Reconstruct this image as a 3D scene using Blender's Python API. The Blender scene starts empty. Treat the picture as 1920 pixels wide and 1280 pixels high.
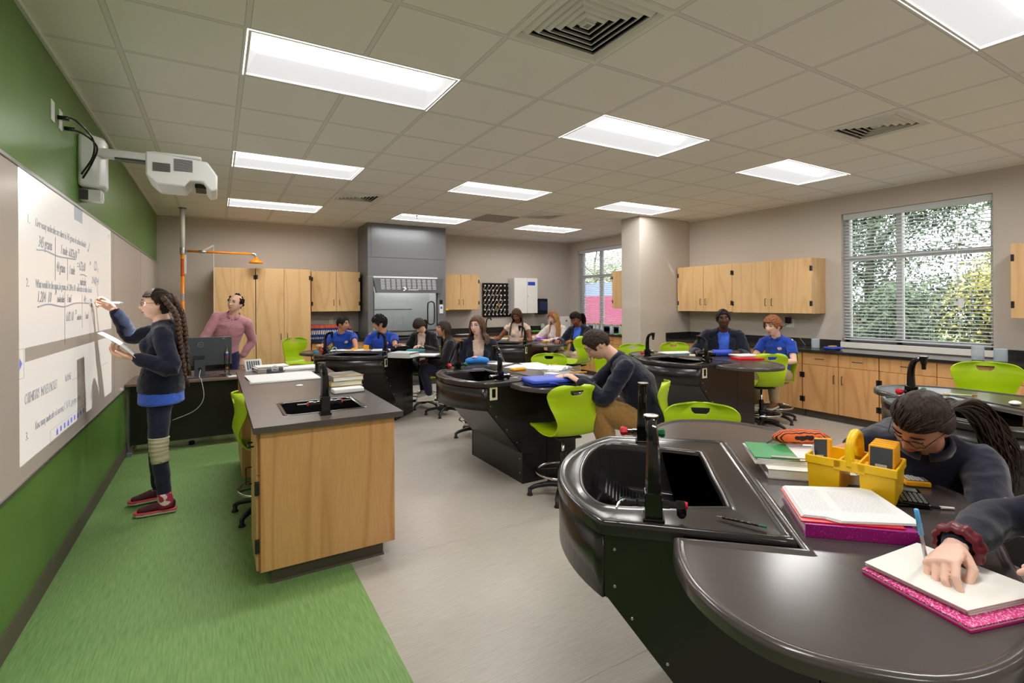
import bpy, bmesh, math, random
from mathutils import Vector, Matrix, noise
from math import sin, cos, pi, radians, sqrt, atan2, hypot
random.seed(7)
SC = bpy.context.scene
COL = SC.collection
# ---------------------------------------------------------------- camera
cam = bpy.data.objects.new('camera', bpy.data.cameras.new('camera')); COL.objects.link(cam)
YAW, ROLL = .5329, -.0056
_r = Vector((cos(YAW), -sin(YAW), 0)); _f = Vector((sin(YAW), cos(YAW), 0)); _u = Vector((0, 0, 1))
_R = cos(ROLL)*_r + sin(ROLL)*_u; _U = cos(ROLL)*_u - sin(ROLL)*_r
m = Matrix((_R, _U, -_f)).transposed().to_4x4(); m.translation = (0, 0, 1.5377)
cam.matrix_world = m
cam.data.sensor_width = 36; cam.data.lens = 940.2*36/1920
cam.data.shift_y = -(640-567.4)/1920; cam.data.clip_start = .05; cam.data.clip_end = 300
SC.camera = cam
# ---------------------------------------------------------------- world and exposure
W = bpy.data.worlds.new('world'); SC.world = W; W.use_nodes = True
nt = W.node_tree; nt.nodes.clear()
wo = nt.nodes.new('ShaderNodeOutputWorld'); bg = nt.nodes.new('ShaderNodeBackground')
sky = nt.nodes.new('ShaderNodeTexSky'); sky.sky_type = 'HOSEK_WILKIE'; sky.turbidity = 6; sky.ground_albedo = .3
sky.sun_direction = Vector((-.5, -.5, .7)).normalized()
mx = nt.nodes.new('ShaderNodeMix'); mx.data_type = 'RGBA'; mx.inputs[0].default_value = .75
mx.inputs[7].default_value = (.92, .96, 1, 1)
nt.links.new(sky.outputs[0], mx.inputs[6]); nt.links.new(mx.outputs[2], bg.inputs[0])
bg.inputs[1].default_value = 1.6
nt.links.new(bg.outputs[0], wo.inputs[0])
sun = bpy.data.objects.new('sun', bpy.data.lights.new('sun', 'SUN')); COL.objects.link(sun)
sun.data.energy = 2.0; sun.data.angle = .05; sun.data.color = (1, .96, .88)
sun.rotation_euler = Vector((-.55, -.35, .75)).to_track_quat('Z', 'Y').to_euler()   # from behind the building
vs = SC.view_settings; vs.view_transform = 'Standard'; vs.look = 'None'; vs.exposure = 2.0; vs.gamma = 1; vs.use_curve_mapping = False
SC.cycles.max_bounces = 10; SC.cycles.diffuse_bounces = 7; SC.cycles.glossy_bounces = 4; SC.cycles.transmission_bounces = 8
SC.cycles.caustics_reflective = False; SC.cycles.caustics_refractive = False; SC.cycles.sample_clamp_indirect = 6
CEIL = 2.981; XL = -.808; XR = 7.32; YB = 9.68; GX, GY, GP = .1472, 2.959, .6096
PANELS = [(i, j) for i in (0, 4, 8) for j in (-8, -4, 0, 4, 8)]
LENS, REFL = 9.8, .195      # brightness of the fixtures' lens strips and side diffusers
# ---------------------------------------------------------------- helpers
def tag(o, label=None, cat=None, group=None, kind=None):
    if label: o['label'] = label
    if cat: o['category'] = cat
    if group: o['group'] = group
    if kind: o['kind'] = kind
    return o
def thing(name, loc, rz, label, cat, group=None):
    o = bpy.data.objects.new(name, None); COL.objects.link(o); o.empty_display_size = .1
    o.location = loc; o.rotation_euler = (0, 0, rz)
    return tag(o, label, cat, group)
def link(name, me, mats, parent=None, loc=None, rz=0):
    o = bpy.data.objects.new(name, me); COL.objects.link(o)
    if mats is not None:
        for mt in (mats if isinstance(mats, (list, tuple)) else [mats]): me.materials.append(mt)
    if parent: o.parent = parent
    if loc is not None: o.location = loc
    if rz: o.rotation_euler = (0, 0, rz)
    return o
def copy_tree(o, parent=None):
    c = o.copy(); COL.objects.link(c)
    if parent: c.parent = parent
    for ch in list(o.children): copy_tree(ch, c)
    return c
def frames(pts, ref=None):
    n = len(pts); out = []
    t = [(pts[min(i+1, n-1)]-pts[max(i-1, 0)]).normalized() for i in range(n)]
    r = Vector(ref) if ref is not None else (Vector((0, 0, 1)) if abs(t[0].z) < .9 else Vector((1, 0, 0)))
    for i in range(n):
        if ref is not None: r = Vector(ref)
        a = r - t[i]*r.dot(t[i])
        if a.length < 1e-6: a = t[i].orthogonal()
        a.normalize(); r = a; out.append((a, t[i].cross(a), t[i]))
    return out
class MB:
    def __init__(s): s.v = []; s.f = []; s.m = []; s.M = Matrix.Identity(4)
    def at(s, loc=(0, 0, 0), rot=(0, 0, 0)):
        from mathutils import Euler
        s.M = Matrix.Translation(loc) @ Euler(rot).to_matrix().to_4x4(); return s
    def add(s, vs, fs, mi=0):
        b = len(s.v); s.v += [s.M @ Vector(v) for v in vs]; s.f += [[b+i for i in f] for f in fs]; s.m += [mi]*len(fs)
        return s
    def box(s, a, b, mi=0):
        x0, y0, z0 = a; x1, y1, z1 = b
        return s.add([(x0, y0, z0), (x1, y0, z0), (x1, y1, z0), (x0, y1, z0), (x0, y0, z1), (x1, y0, z1), (x1, y1, z1), (x0, y1, z1)],
                     [(0, 3, 2, 1), (4, 5, 6, 7), (0, 1, 5, 4), (1, 2, 6, 5), (2, 3, 7, 6), (3, 0, 4, 7)], mi)
    def cb(s, c, d, mi=0): return s.box([c[i]-d[i]/2 for i in range(3)], [c[i]+d[i]/2 for i in range(3)], mi)
    def prism(s, poly, z0, z1, mi=0):
        n = len(poly)
        return s.add([(p[0], p[1], z0) for p in poly]+[(p[0], p[1], z1) for p in poly],
                     [tuple(range(n-1, -1, -1)), tuple(range(n, 2*n))]+[(i, (i+1) % n, n+(i+1) % n, n+i) for i in range(n)], mi)
    def rings(s, R, mi=0, cap=(1, 1), close=True):
        n = len(R[0]); vs = [p for r in R for p in r]; fs = []
        for k in range(len(R)-1):
            for i in range(n if close else n-1):
                j = (i+1) % n; fs.append((k*n+i, k*n+j, (k+1)*n+j, (k+1)*n+i))
        if cap[0]: fs.append(tuple(range(n-1, -1, -1)))
        if cap[1]: fs.append(tuple((len(R)-1)*n+i for i in range(n)))
        return s.add(vs, fs, mi)
    def tube(s, pts, rad, seg=10, mi=0, ref=None, rnd=False, flat=1.0):
        pts = [Vector(p) for p in pts]; rr = rad if isinstance(rad, (list, tuple)) else [rad]*len(pts)
        fr = frames(pts, ref); R = []
        def ring(c, a, b, r): return [c+(a*cos(2*pi*k/seg)*flat+b*sin(2*pi*k/seg))*r for k in range(seg)]
        if rnd:
            a, b, t = fr[0]
            for q in (.25, .7): R.append(ring(pts[0]-t*rr[0]*(1-q*q)**.5, a, b, rr[0]*q))
        for p, f, r in zip(pts, fr, rr): R.append(ring(p, f[0], f[1], r))
        if rnd:
            a, b, t = fr[-1]
            for q in (.7, .25): R.append(ring(pts[-1]+t*rr[-1]*(1-q*q)**.5, a, b, rr[-1]*q))
        return s.rings(R, mi)
    def lathe(s, prof, c=(0, 0, 0), seg=24, mi=0, cap=(1, 1)):
        return s.rings([[Vector((c[0]+r*cos(2*pi*k/seg), c[1]+r*sin(2*pi*k/seg), c[2]+z)) for k in range(seg)] for r, z in prof], mi, cap)
    def ell(s, c, r, seg=14, mi=0, rot=None):
        c = Vector(c); R = []; M3 = rot or Matrix.Identity(3)
        for i in range(1, seg//2+1):
            a = pi*i/(seg//2+1); R.append([c+M3@Vector((r[0]*sin(a)*cos(2*pi*k/seg), r[1]*sin(a)*sin(2*pi*k/seg), -r[2]*cos(a))) for k in range(seg)])
        return s.rings(R, mi)
    def torus(s, c, R, r, seg=32, sg=8, mi=0, ax=None):
        c = Vector(c); M3 = ax or Matrix.Identity(3)
        vs = []; fs = []
        for i in range(seg):
            a = 2*pi*i/seg
            for k in range(sg):
                b = 2*pi*k/sg; vs.append(c+M3@Vector(((R+r*cos(b))*cos(a), (R+r*cos(b))*sin(a), r*sin(b))))
        for i in range(seg):
            for k in range(sg): fs.append((i*sg+k, ((i+1) % seg)*sg+k, ((i+1) % seg)*sg+(k+1) % sg, i*sg+(k+1) % sg))
        return s.add(vs, fs, mi)
    def mesh(s, name='m'):
        me = bpy.data.meshes.new(name); me.from_pydata([tuple(v) for v in s.v], [], s.f)
        for p, mi in zip(me.polygons, s.m): p.material_index = mi
        me.update(); return me
    def build(s, name, mats, parent=None, smooth=False, bevel=0, fix=False, seg=2, loc=None, rz=0, sub=0):
        me = s.mesh(name)
        if fix:
            bm = bmesh.new(); bm.from_mesh(me); bmesh.ops.remove_doubles(bm, verts=bm.verts, dist=1e-5)
            bmesh.ops.recalc_face_normals(bm, faces=bm.faces); bm.to_mesh(me); bm.free()
        o = link(name, me, mats, parent, loc, rz)
        if smooth:
            for p in me.polygons: p.use_smooth = True
        if bevel:
            b = o.modifiers.new('b', 'BEVEL'); b.width = bevel; b.segments = seg; b.limit_method = 'ANGLE'; b.angle_limit = radians(40)
            if smooth: b.harden_normals = False
        if sub: q = o.modifiers.new('s', 'SUBSURF'); q.levels = sub; q.render_levels = sub
        return o
def shade(o, ang=35):
    me = o.data
    for p in me.polygons: p.use_smooth = True
    me.set_sharp_from_angle(angle=radians(ang)); return o
def bake(o, name=None):
    """replace the mesh by its evaluated modifiers"""
    dg = bpy.context.evaluated_depsgraph_get(); dg.update()
    me = bpy.data.meshes.new_from_object(o.evaluated_get(dg)); o.modifiers.clear(); o.data = me
    return o
def crom(P, n=6, closed=False):
    P = [Vector(p) for p in P]; out = []; N = len(P)
    for i in range(N if closed else N-1):
        a, b, c, d = (P[(i-1) % N] if closed or i > 0 else P[0]), P[i], P[(i+1) % N], (P[(i+2) % N] if closed or i+2 < N else P[-1])
        for k in range(n):
            t = k/n; out.append(.5*((2*b)+(c-a)*t+(2*a-5*b+4*c-d)*t*t+(3*b-a-3*c+d)*t**3))
    if not closed: out.append(P[-1])
    return out
def inset(poly, d):
    n = len(poly); out = []
    for i in range(n):
        a, b, c = poly[i-1], poly[i], poly[(i+1) % n]
        e1 = (b-a).normalized(); e2 = (c-b).normalized(); n1 = Vector((-e1.y, e1.x)); n2 = Vector((-e2.y, e2.x))
        nn = n1+n2
        nn = nn/max(nn.length_squared, .3)*2 if nn.length > 1e-6 else n1
        out.append(b+nn*d)
    return out
def text(name, body, size, mat, parent, loc, rot, shear=0, align='LEFT', ext=.0004, spacing=1.0, sx=1):
    c = bpy.data.curves.new(name, 'FONT'); c.body = body; c.size = size; c.extrude = ext; c.shear = shear
    c.align_x = align; c.space_character = spacing; c.materials.append(mat); c.resolution_u = 2
    o = bpy.data.objects.new(name, c); COL.objects.link(o); o.location = loc; o.rotation_euler = rot; o.scale = (sx, 1, 1)
    dg = bpy.context.evaluated_depsgraph_get(); me = bpy.data.meshes.new_from_object(o.evaluated_get(dg))
    bpy.data.objects.remove(o); o = bpy.data.objects.new(name, me); COL.objects.link(o); o.location = loc; o.rotation_euler = rot; o.scale = (sx, 1, 1)
    if parent: o.parent = parent
    return o
# ---------------------------------------------------------------- materials
def sr(r, g, b): return tuple(((c/255)/12.92 if c/255 <= .04045 else ((c/255+.055)/1.055)**2.4) for c in (r, g, b))+(1,)
def mat(name, col, rough=.5, metal=0, spec=.5, coat=0, alpha=1, trans=0, emit=None, estr=0, ior=1.45, sheen=0):
    m = bpy.data.materials.new(name); m.use_nodes = True; b = m.node_tree.nodes['Principled BSDF']
    b.inputs['Base Color'].default_value = col; b.inputs['Roughness'].default_value = rough; b.inputs['Metallic'].default_value = metal
    b.inputs['Specular IOR Level'].default_value = spec; b.inputs['Coat Weight'].default_value = coat; b.inputs['Coat Roughness'].default_value = .08
    b.inputs['Transmission Weight'].default_value = trans; b.inputs['IOR'].default_value = ior; b.inputs['Alpha'].default_value = alpha
    b.inputs['Sheen Weight'].default_value = sheen
    if emit: b.inputs['Emission Color'].default_value = emit; b.inputs['Emission Strength'].default_value = estr
    return m
def noisy(m, c2, scale=(8, 8, 8), detail=4, lo=.35, hi=.65, bump=0, coord='Object', bscale=None, rough2=None, kind='NOISE', dist=.5):
    """vary the base colour of m towards c2 with a noise, optionally bump"""
    nt = m.node_tree; b = nt.nodes['Principled BSDF']; L = nt.links.new
    tc = nt.nodes.new('ShaderNodeTexCoord'); mp = nt.nodes.new('ShaderNodeMapping'); mp.inputs['Scale'].default_value = scale
    n = nt.nodes.new('ShaderNodeTexNoise' if kind == 'NOISE' else 'ShaderNodeTexVoronoi')
    n.inputs['Scale'].default_value = 1
    if kind == 'NOISE': n.inputs['Detail'].default_value = detail
    r = nt.nodes.new('ShaderNodeValToRGB'); r.color_ramp.elements[0].position = lo; r.color_ramp.elements[1].position = hi
    r.color_ramp.elements[0].color = b.inputs['Base Color'].default_value; r.color_ramp.elements[1].color = c2
    L(tc.outputs[coord], mp.inputs[0]); L(mp.outputs[0], n.inputs['Vector']); L(n.outputs[0], r.inputs[0]); L(r.outputs[0], b.inputs['Base Color'])
    if bump:
        bn = nt.nodes.new('ShaderNodeBump'); bn.inputs['Strength'].default_value = bump; bn.inputs['Distance'].default_value = .01
        L(n.outputs[0], bn.inputs['Height']); L(bn.outputs[0], b.inputs['Normal'])
    return m
def wood(name, c1, c2, c3, axis='Z', s=1.0):
    m = mat(name, c1, .38, spec=.4); nt = m.node_tree; b = nt.nodes['Principled BSDF']; L = nt.links.new
    tc = nt.nodes.new('ShaderNodeTexCoord'); mp = nt.nodes.new('ShaderNodeMapping')
    oi = nt.nodes.new('ShaderNodeObjectInfo'); add = nt.nodes.new('ShaderNodeVectorMath'); add.operation = 'MULTIPLY_ADD'
    sc = {'Z': (3.2*s, 3.2*s, .32*s), 'X': (.32*s, 3.2*s, 3.2*s)}[axis]
    mp.inputs['Scale'].default_value = sc
    cmb = nt.nodes.new('ShaderNodeCombineXYZ'); L(oi.outputs['Random'], cmb.inputs[0]); L(oi.outputs['Random'], cmb.inputs[2])
    add.inputs[1].default_value = (13, 1, 7); L(cmb.outputs[0], add.inputs[0]); L(tc.outputs['Object'], mp.inputs[0]); L(mp.outputs[0], add.inputs[2])
    n = nt.nodes.new('ShaderNodeTexNoise'); n.inputs['Scale'].default_value = 1; n.inputs['Detail'].default_value = 1.5; n.inputs['Distortion'].default_value = .3
    L(add.outputs[0], n.inputs['Vector'])
    ml = nt.nodes.new('ShaderNodeMath'); ml.operation = 'MULTIPLY'; ml.inputs[1].default_value = 16; L(n.outputs[0], ml.inputs[0])
    fr = nt.nodes.new('ShaderNodeMath'); fr.operation = 'PINGPONG'; fr.inputs[1].default_value = 1; L(ml.outputs[0], fr.inputs[0])
    r = nt.nodes.new('ShaderNodeValToRGB'); e = r.color_ramp.elements; e[0].color = c2; e[0].position = 0; e[1].color = c1; e[1].position = .45
    L(fr.outputs[0], r.inputs[0])
    mp2 = nt.nodes.new('ShaderNodeMapping'); mp2.inputs['Scale'].default_value = tuple(v*28 for v in sc); L(tc.outputs['Object'], mp2.inputs[0])
    n2 = nt.nodes.new('ShaderNodeTexNoise'); n2.inputs['Scale'].default_value = 1; n2.inputs['Detail'].default_value = 3; L(mp2.outputs[0], n2.inputs['Vector'])
    r2 = nt.nodes.new('ShaderNodeValToRGB'); r2.color_ramp.elements[0].position = .38; r2.color_ramp.elements[1].position = .62
    r2.color_ramp.elements[0].color = (0, 0, 0, 1); r2.color_ramp.elements[1].color = (1, 1, 1, 1); L(n2.outputs[0], r2.inputs[0])
    mx = nt.nodes.new('ShaderNodeMix'); mx.data_type = 'RGBA'; mx.inputs[7].default_value = c3
    mf = nt.nodes.new('ShaderNodeMath'); mf.operation = 'MULTIPLY'; mf.inputs[1].default_value = .45; L(r2.outputs[0], mf.inputs[0])
    L(mf.outputs[0], mx.inputs[0]); L(r.outputs[0], mx.inputs[6]); L(mx.outputs[2], b.inputs['Base Color'])
    return m
M = {}
M['wall'] = mat('wall_paint', sr(196, 187, 177), .6, spec=.25)
M['green'] = noisy(mat('green_wall', sr(98, 132, 62), .34, spec=.45), sr(88, 122, 54), (3, 3, .6), lo=.3, hi=.7)
M['base'] = mat('rubber_base', sr(96, 86, 78), .5)
M['board'] = mat('board_surface', sr(190, 178, 168), .3, spec=.45)
M['white'] = mat('white_paint', sr(228, 226, 220), .5)
M['white_pl'] = mat('white_plastic', sr(225, 225, 225), .35)
M['black'] = mat('black_epoxy_panel', sr(30, 27, 26), .26, spec=.5)
M['epoxy'] = noisy(mat('grey_epoxy_top', sr(66, 61, 60), .2, spec=.6), sr(74, 68, 67), (5, 5, 5), lo=.3, hi=.7)
M['epoxyb'] = mat('black_epoxy', sr(40, 38, 39), .17, spec=.6)
M['basin'] = mat('basin_black', sr(20, 20, 22), .2, spec=.5)
M['blackpl'] = mat('black_plastic', sr(24, 24, 25), .38)
M['gloss'] = mat('gloss_black', sr(12, 12, 13), .12, spec=.6)
M['chrome'] = mat('chrome', sr(220, 220, 220), .12, 1)
M['steel'] = mat('brushed_steel', sr(190, 190, 190), .35, 1)
M['lime'] = mat('lime_plastic', sr(166, 196, 18), .33, spec=.45)
M['wood'] = wood('oak_veneer', sr(220, 182, 132), sr(206, 164, 112), sr(212, 172, 122))
M['wood2'] = wood('oak_veneer_warm', sr(212, 162, 108), sr(192, 140, 88), sr(200, 148, 96))
M['edge'] = mat('oak_edge', sr(150, 96, 56), .4)
M['hood'] = mat('grey_hood', sr(122, 124, 128), .3, .35, spec=.5)
M['hoodd'] = mat('grey_hood_dark', sr(84, 86, 90), .35, .3)
M['orange'] = mat('orange_pipe', sr(240, 140, 20), .3)
M['red'] = mat('red_knob', sr(200, 24, 36), .3); M['gknob'] = mat('green_knob', sr(14, 98, 62), .3)
M['cream'] = mat('cream_plate', sr(222, 218, 186), .35)
M['frame'] = mat('window_metal', sr(196, 194, 190), .45)
M['slat'] = mat('blind_slat', sr(240, 241, 243), .5)
def _tr(m, k=.45):
    nt = m.node_tree; b = nt.nodes['Principled BSDF']; o = [n for n in nt.nodes if n.type == 'OUTPUT_MATERIAL'][0]; t = nt.nodes.new('ShaderNodeBsdfTranslucent'); t.inputs[0].default_value = (.85, .88, .92, 1)
    x = nt.nodes.new('ShaderNodeMixShader'); x.inputs[0].default_value = k; nt.links.new(b.outputs[0], x.inputs[1]); nt.links.new(t.outputs[0], x.inputs[2]); nt.links.new(x.outputs[0], o.inputs[0])
_tr(M['slat'])
M['paper'] = mat('paper', sr(222, 222, 222), .6)
M['paper2'] = mat('paper_shade', sr(224, 222, 216), .6)
M['ink'] = mat('ink', sr(126, 122, 124), .6); M['blueink'] = mat('blue_ink', sr(84, 86, 176), .5)
M['inkl'] = mat('ink_light', sr(150, 146, 148), .6)
M['plam'] = mat('grey_desk_top', sr(116, 98, 88), .4)
M['yellow'] = mat('yellow_plastic', sr(240, 192, 10), .35)
M['ycalc'] = mat('calculator_yellow', sr(240, 168, 20), .35)
M['dgrey'] = mat('dark_grey', sr(66, 70, 76), .35); M['mgrey'] = mat('mid_grey', sr(128, 130, 132), .4)
M['lgrey'] = mat('light_grey', sr(190, 192, 192), .4)
M['blue'] = mat('blue', sr(40, 74, 190), .4); M['teal'] = mat('teal', sr(70, 150, 160), .5)
M['purple'] = mat('purple', sr(120, 60, 170), .4); M['lilac'] = mat('lilac', sr(170, 120, 205), .45)
M['magenta'] = noisy(mat('magenta', sr(150, 24, 116), .3), sr(196, 70, 160), (260, 260, 260), lo=.58, hi=.66)
M['pinkgl'] = noisy(mat('pink_glitter', sr(212, 50, 130), .25), sr(250, 190, 220), (300, 300, 300), lo=.52, hi=.6)
M['liglit'] = noisy(mat('lilac_glitter', sr(176, 110, 172), .22), sr(250, 225, 245), (320, 320, 320), lo=.52, hi=.6)
M['pink'] = mat('hot_pink', sr(216, 20, 130), .3)
def pane_mat(name, tint=(1, 1, 1, 1), refl=.07, rough=.02):
    m = bpy.data.materials.new(name); m.use_nodes = True; nt = m.node_tree; nt.nodes.clear(); L = nt.links.new
    o = nt.nodes.new('ShaderNodeOutputMaterial'); t = nt.nodes.new('ShaderNodeBsdfTransparent'); g = nt.nodes.new('ShaderNodeBsdfGlossy'); x = nt.nodes.new('ShaderNodeMixShader'); f = nt.nodes.new('ShaderNodeLayerWeight')
    f.inputs[0].default_value = refl*3; t.inputs[0].default_value = tint; g.inputs[1].default_value = rough; L(f.outputs[0], x.inputs[0]); L(t.outputs[0], x.inputs[1]); L(g.outputs[0], x.inputs[2]); L(x.outputs[0], o.inputs[0]); return m
M['pane'] = pane_mat('thin_pane'); M['glass'] = pane_mat('thin_glass', (.90, .94, .96, 1), .12)
M['lens'] = mat('troffer_lens', sr(250, 248, 244), .5, emit=(1, .98, .95, 1), estr=LENS)
M['reflector'] = mat('troffer_diffuser', (.02, .02, .02, 1), .6, spec=.1, emit=(1, .985, .96, 1), estr=REFL)
# floors: fine linear grain
M['gfloor'] = noisy(mat('green_floor', sr(108, 146, 82), .42, spec=.35), sr(136, 170, 108), (150, 9, 150), lo=.3, hi=.7, detail=3)
M['floor'] = noisy(mat('grey_floor', sr(186, 180, 171), .36, spec=.4), sr(170, 163, 154), (9, 120, 120), lo=.3, hi=.75, detail=3)
# ceiling tiles with a grid of bars, in the ceiling's own metres
def ceiling_mat():
    m = mat('ceiling_tile', sr(236, 232, 225), .85, spec=.1); nt = m.node_tree; b = nt.nodes['Principled BSDF']; L = nt.links.new
    tc = nt.nodes.new('ShaderNodeTexCoord'); sp = nt.nodes.new('ShaderNodeSeparateXYZ'); L(tc.outputs['Object'], sp.inputs[0])
    def mm(op, a, b2=None):
        n = nt.nodes.new('ShaderNodeMath'); n.operation = op
        for k, v in enumerate((a, b2)):
            if v is None: continue
            if isinstance(v, (int, float)): n.inputs[k].default_value = v
            else: L(v, n.inputs[k])
        return n.outputs[0]
    ds = []
    for k, o in ((0, GX), (1, GY)):
        t = mm('DIVIDE', mm('SUBTRACT', sp.outputs[k], o-40*GP), GP); f = mm('FRACT', t); ds.append(mm('MULTIPLY', mm('MINIMUM', f, mm('SUBTRACT', 1, f)), GP))
    d = mm('MINIMUM', ds[0], ds[1])
    bar = mm('LESS_THAN', d, .012); edge = mm('MULTIPLY', mm('LESS_THAN', d, .0165), mm('GREATER_THAN', d, .012))
    mx = nt.nodes.new('ShaderNodeMix'); mx.data_type = 'RGBA'; mx.inputs[6].default_value = sr(238, 234, 228); mx.inputs[7].default_value = sr(226, 221, 216); L(bar, mx.inputs[0])
    m2 = nt.nodes.new('ShaderNodeMix'); m2.data_type = 'RGBA'; m2.inputs[7].default_value = sr(198, 194, 188); L(edge, m2.inputs[0]); L(mx.outputs[2], m2.inputs[6])
    L(m2.outputs[2], b.inputs['Base Color'])
    return m
M['ceil'] = ceiling_mat()
# ---------------------------------------------------------------- room shell
def struct(o): o['kind'] = 'structure'; return o
YF = -3.4
VENTS = [(2, -2), (7, -2), (2, 6), (7, 6)]; RETURN = [(6, 7)]
def room():
    q = MB(); q.add([(XL, YF, 0), (.682, YF, 0), (.682, YB, 0), (XL, YB, 0)], [(0, 1, 2, 3)], 0)
    q.add([(.682, YF, 0), (XR, YF, 0), (XR, YB, 0), (.682, YB, 0)], [(0, 1, 2, 3)], 1)
    struct(q.build('floor', [M['gfloor'], M['floor']]))
    s = MB()
    for k in range(9):      # weld lines between the sheets of grey flooring
        y = -2.5+k*1.37; s.box((.70, y, 0), (XR, y+.003, .0006))
    struct(s.build('trim_1', M['floor']))
    holes = set()
    for (i, j) in PANELS: holes |= {(i, j), (i+1, j)}
    holes |= set(VENTS)
    xs = [(None, XL)]+[(i, GX+i*GP) for i in range(-1, 12)]+[(None, XR)]
    ys = [(None, YF)]+[(j, GY+j*GP) for j in range(-10, 12)]+[(None, YB)]
    c = MB()
    for (i, x0), (_, x1) in zip(xs, xs[1:]):
        for (j, y0), (_, y1) in zip(ys, ys[1:]):
            if (i, j) in holes: continue
            c.add([(x0, y0, CEIL), (x0, y1, CEIL), (x1, y1, CEIL), (x1, y0, CEIL)], [(0, 1, 2, 3)])
    struct(c.build('ceiling', M['ceil']))
    a = MB(); a.box((XL, YF, CEIL-.02), (XL+.018, YB, CEIL)); a.box((XL, YB-.018, CEIL-.02), (XR, YB, CEIL)); a.box((XR-.018, YF, CEIL-.02), (XR, 6.13, CEIL)); a.box((XR-.018, 6.57, CEIL-.02), (XR, YB, CEIL))
    struct(a.build('trim_2', M['white']))
    w = MB(); w.box((XL-.15, YF, 0), (XL, YB+.15, CEIL+.3)); struct(w.build('wall_left', M['green']))
    w = MB(); w.box((XL, YB, 0), (XR+.2, YB+.15, CEIL+.3)); struct(w.build('wall_back', M['wall']))
    w = MB(); w.box((XL-.15, YF-.15, 0), (XR+.2, YF, CEIL+.3)); struct(w.build('wall_front', M['wall']))
    # right wall with two window openings
    w = MB(); T = XR+.22
    for (y0, y1, z0, z1) in [(YF, 2.05, 0, CEIL+.3), (2.05, 3.595, 0, .985), (2.05, 3.595, 2.71, CEIL+.3), (3.595, 6.9, 0, CEIL+.3),
                             (6.9, 9.36, 0, .985), (6.9, 9.36, 2.75, CEIL+.3), (9.36, YB, 0, CEIL+.3)]:
        w.box((XR, y0, z0), (T, y1, z1))
    struct(w.build('wall_right', M['wall']))
    w = MB(); w.box((6.1, 6.13, 0), (XR, 6.57, CEIL)); o = struct(w.build('wall_pillar', M['wall'], bevel=.006))
    b = MB(); b.box((XL, YF, 0), (XL+.012, YB, .1)); struct(b.build('baseboard_left', M['base']))
    b = MB(); b.box((XL, YB-.012, 0), (-.05, YB, .1)); struct(b.build('baseboard_back', M['base']))
    b = MB(); b.box((6.09, 6.12, 0), (6.72, 6.13, .1)); b.box((6.09, 6.12, 0), (6.1, 6.58, .1)); struct(b.build('baseboard_pillar', M['base']))
room()
def window(n, y0, y1, z0, z1, muls, zt):
    T = XR+.16
    fr = MB(); w = .05
    fr.box((T-.05, y0, z0), (T+.03, y1, z0+.06)); fr.box((T-.05, y0, z1-.05), (T+.03, y1, z1))
    fr.box((T-.05, y0, z0), (T+.03, y0+w, z1)); fr.box((T-.05, y1-w, z0), (T+.03, y1, z1))
    for ym in muls: fr.box((T-.05, ym-.03, z0), (T+.03, ym+.03, z1))
    fr.box((T-.06, y0, zt-.03), (T+.03, y1, zt+.03))
    o = struct(fr.build('window_%d' % n, M['frame']))
    g = MB(); g.box((T-.012, y0+.02, z0+.02), (T-.006, y1-.02, z1-.02)); g.build('window_pane', M['pane'], o)
    s = MB(); s.box((XR-.02, y0-.01, z0-.075), (XR+.2, y1+.01, z0)); s.build('window_sill', M['white'], o, bevel=.004)
    # slatted blind hung inside the opening
    b = thing('venetian_blind', (XR+.06, (y0+y1)/2, z0), 0, *([('white slatted blind hanging open in the large window above the beakers', 'blind'),
        ('white slatted blind in the far window behind the yellow capped bottles', 'blind')][n-1]))
    hw = (y1-y0)/2-.012; h = z1-z0
    r = MB(); r.box((-.03, -hw, h-.075), (.03, hw, h-.005)); r.build('headrail', M['slat'], b)
    r = MB(); r.box((-.025, -hw, .03), (.025, hw, .048)); r.build('bottom_rail', M['slat'], b)
    sl = MB(); N = int((h-.13)/.0425)
    for k in range(N):
        z = .07+k*.0425; sl.add([(-.024, -hw, z-.003), (.0, -hw, z+.0035), (.024, -hw, z-.003), (-.024, hw, z-.003), (0, hw, z+.0035), (.024, hw, z-.003)], [(0, 1, 4, 3), (1, 2, 5, 4)])
    o = sl.build('slats', M['slat'], b); q = o.modifiers.new('s', 'SOLIDIFY'); q.thickness = .0022
    c = MB()
    for f in (-.75, -.25, .35, .8):
        for x in (-.026, .026): c.tube([(x, hw*f, .04), (x, hw*f, h-.03)], .0012, 5)
    c.build('ladder_cord', M['slat'], b)
    if n == 1:
        c = MB(); c.tube([(-.045, -hw*.62, h-.06), (-.05, -hw*.6, .75), (-.055, -hw*.64, .3), (-.045, -hw*.62, .06)], .004, 6); c.build('tilt_wand', M['white_pl'], b)
        c = MB(); c.box((-.06, -hw*.62-.05, .47), (-.052, -hw*.62-.005, .57)); c.box((-.06, -hw*.62-.0, .49), (-.052, -hw*.62+.04, .53)); c.build('cord_tag', M['white_pl'], b)
window(1, 2.05, 3.595, .985, 2.71, [2.97], 2.11)
window(2, 6.9, 9.36, .985, 2.75, [8.68, 7.8], 2.13)
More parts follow.
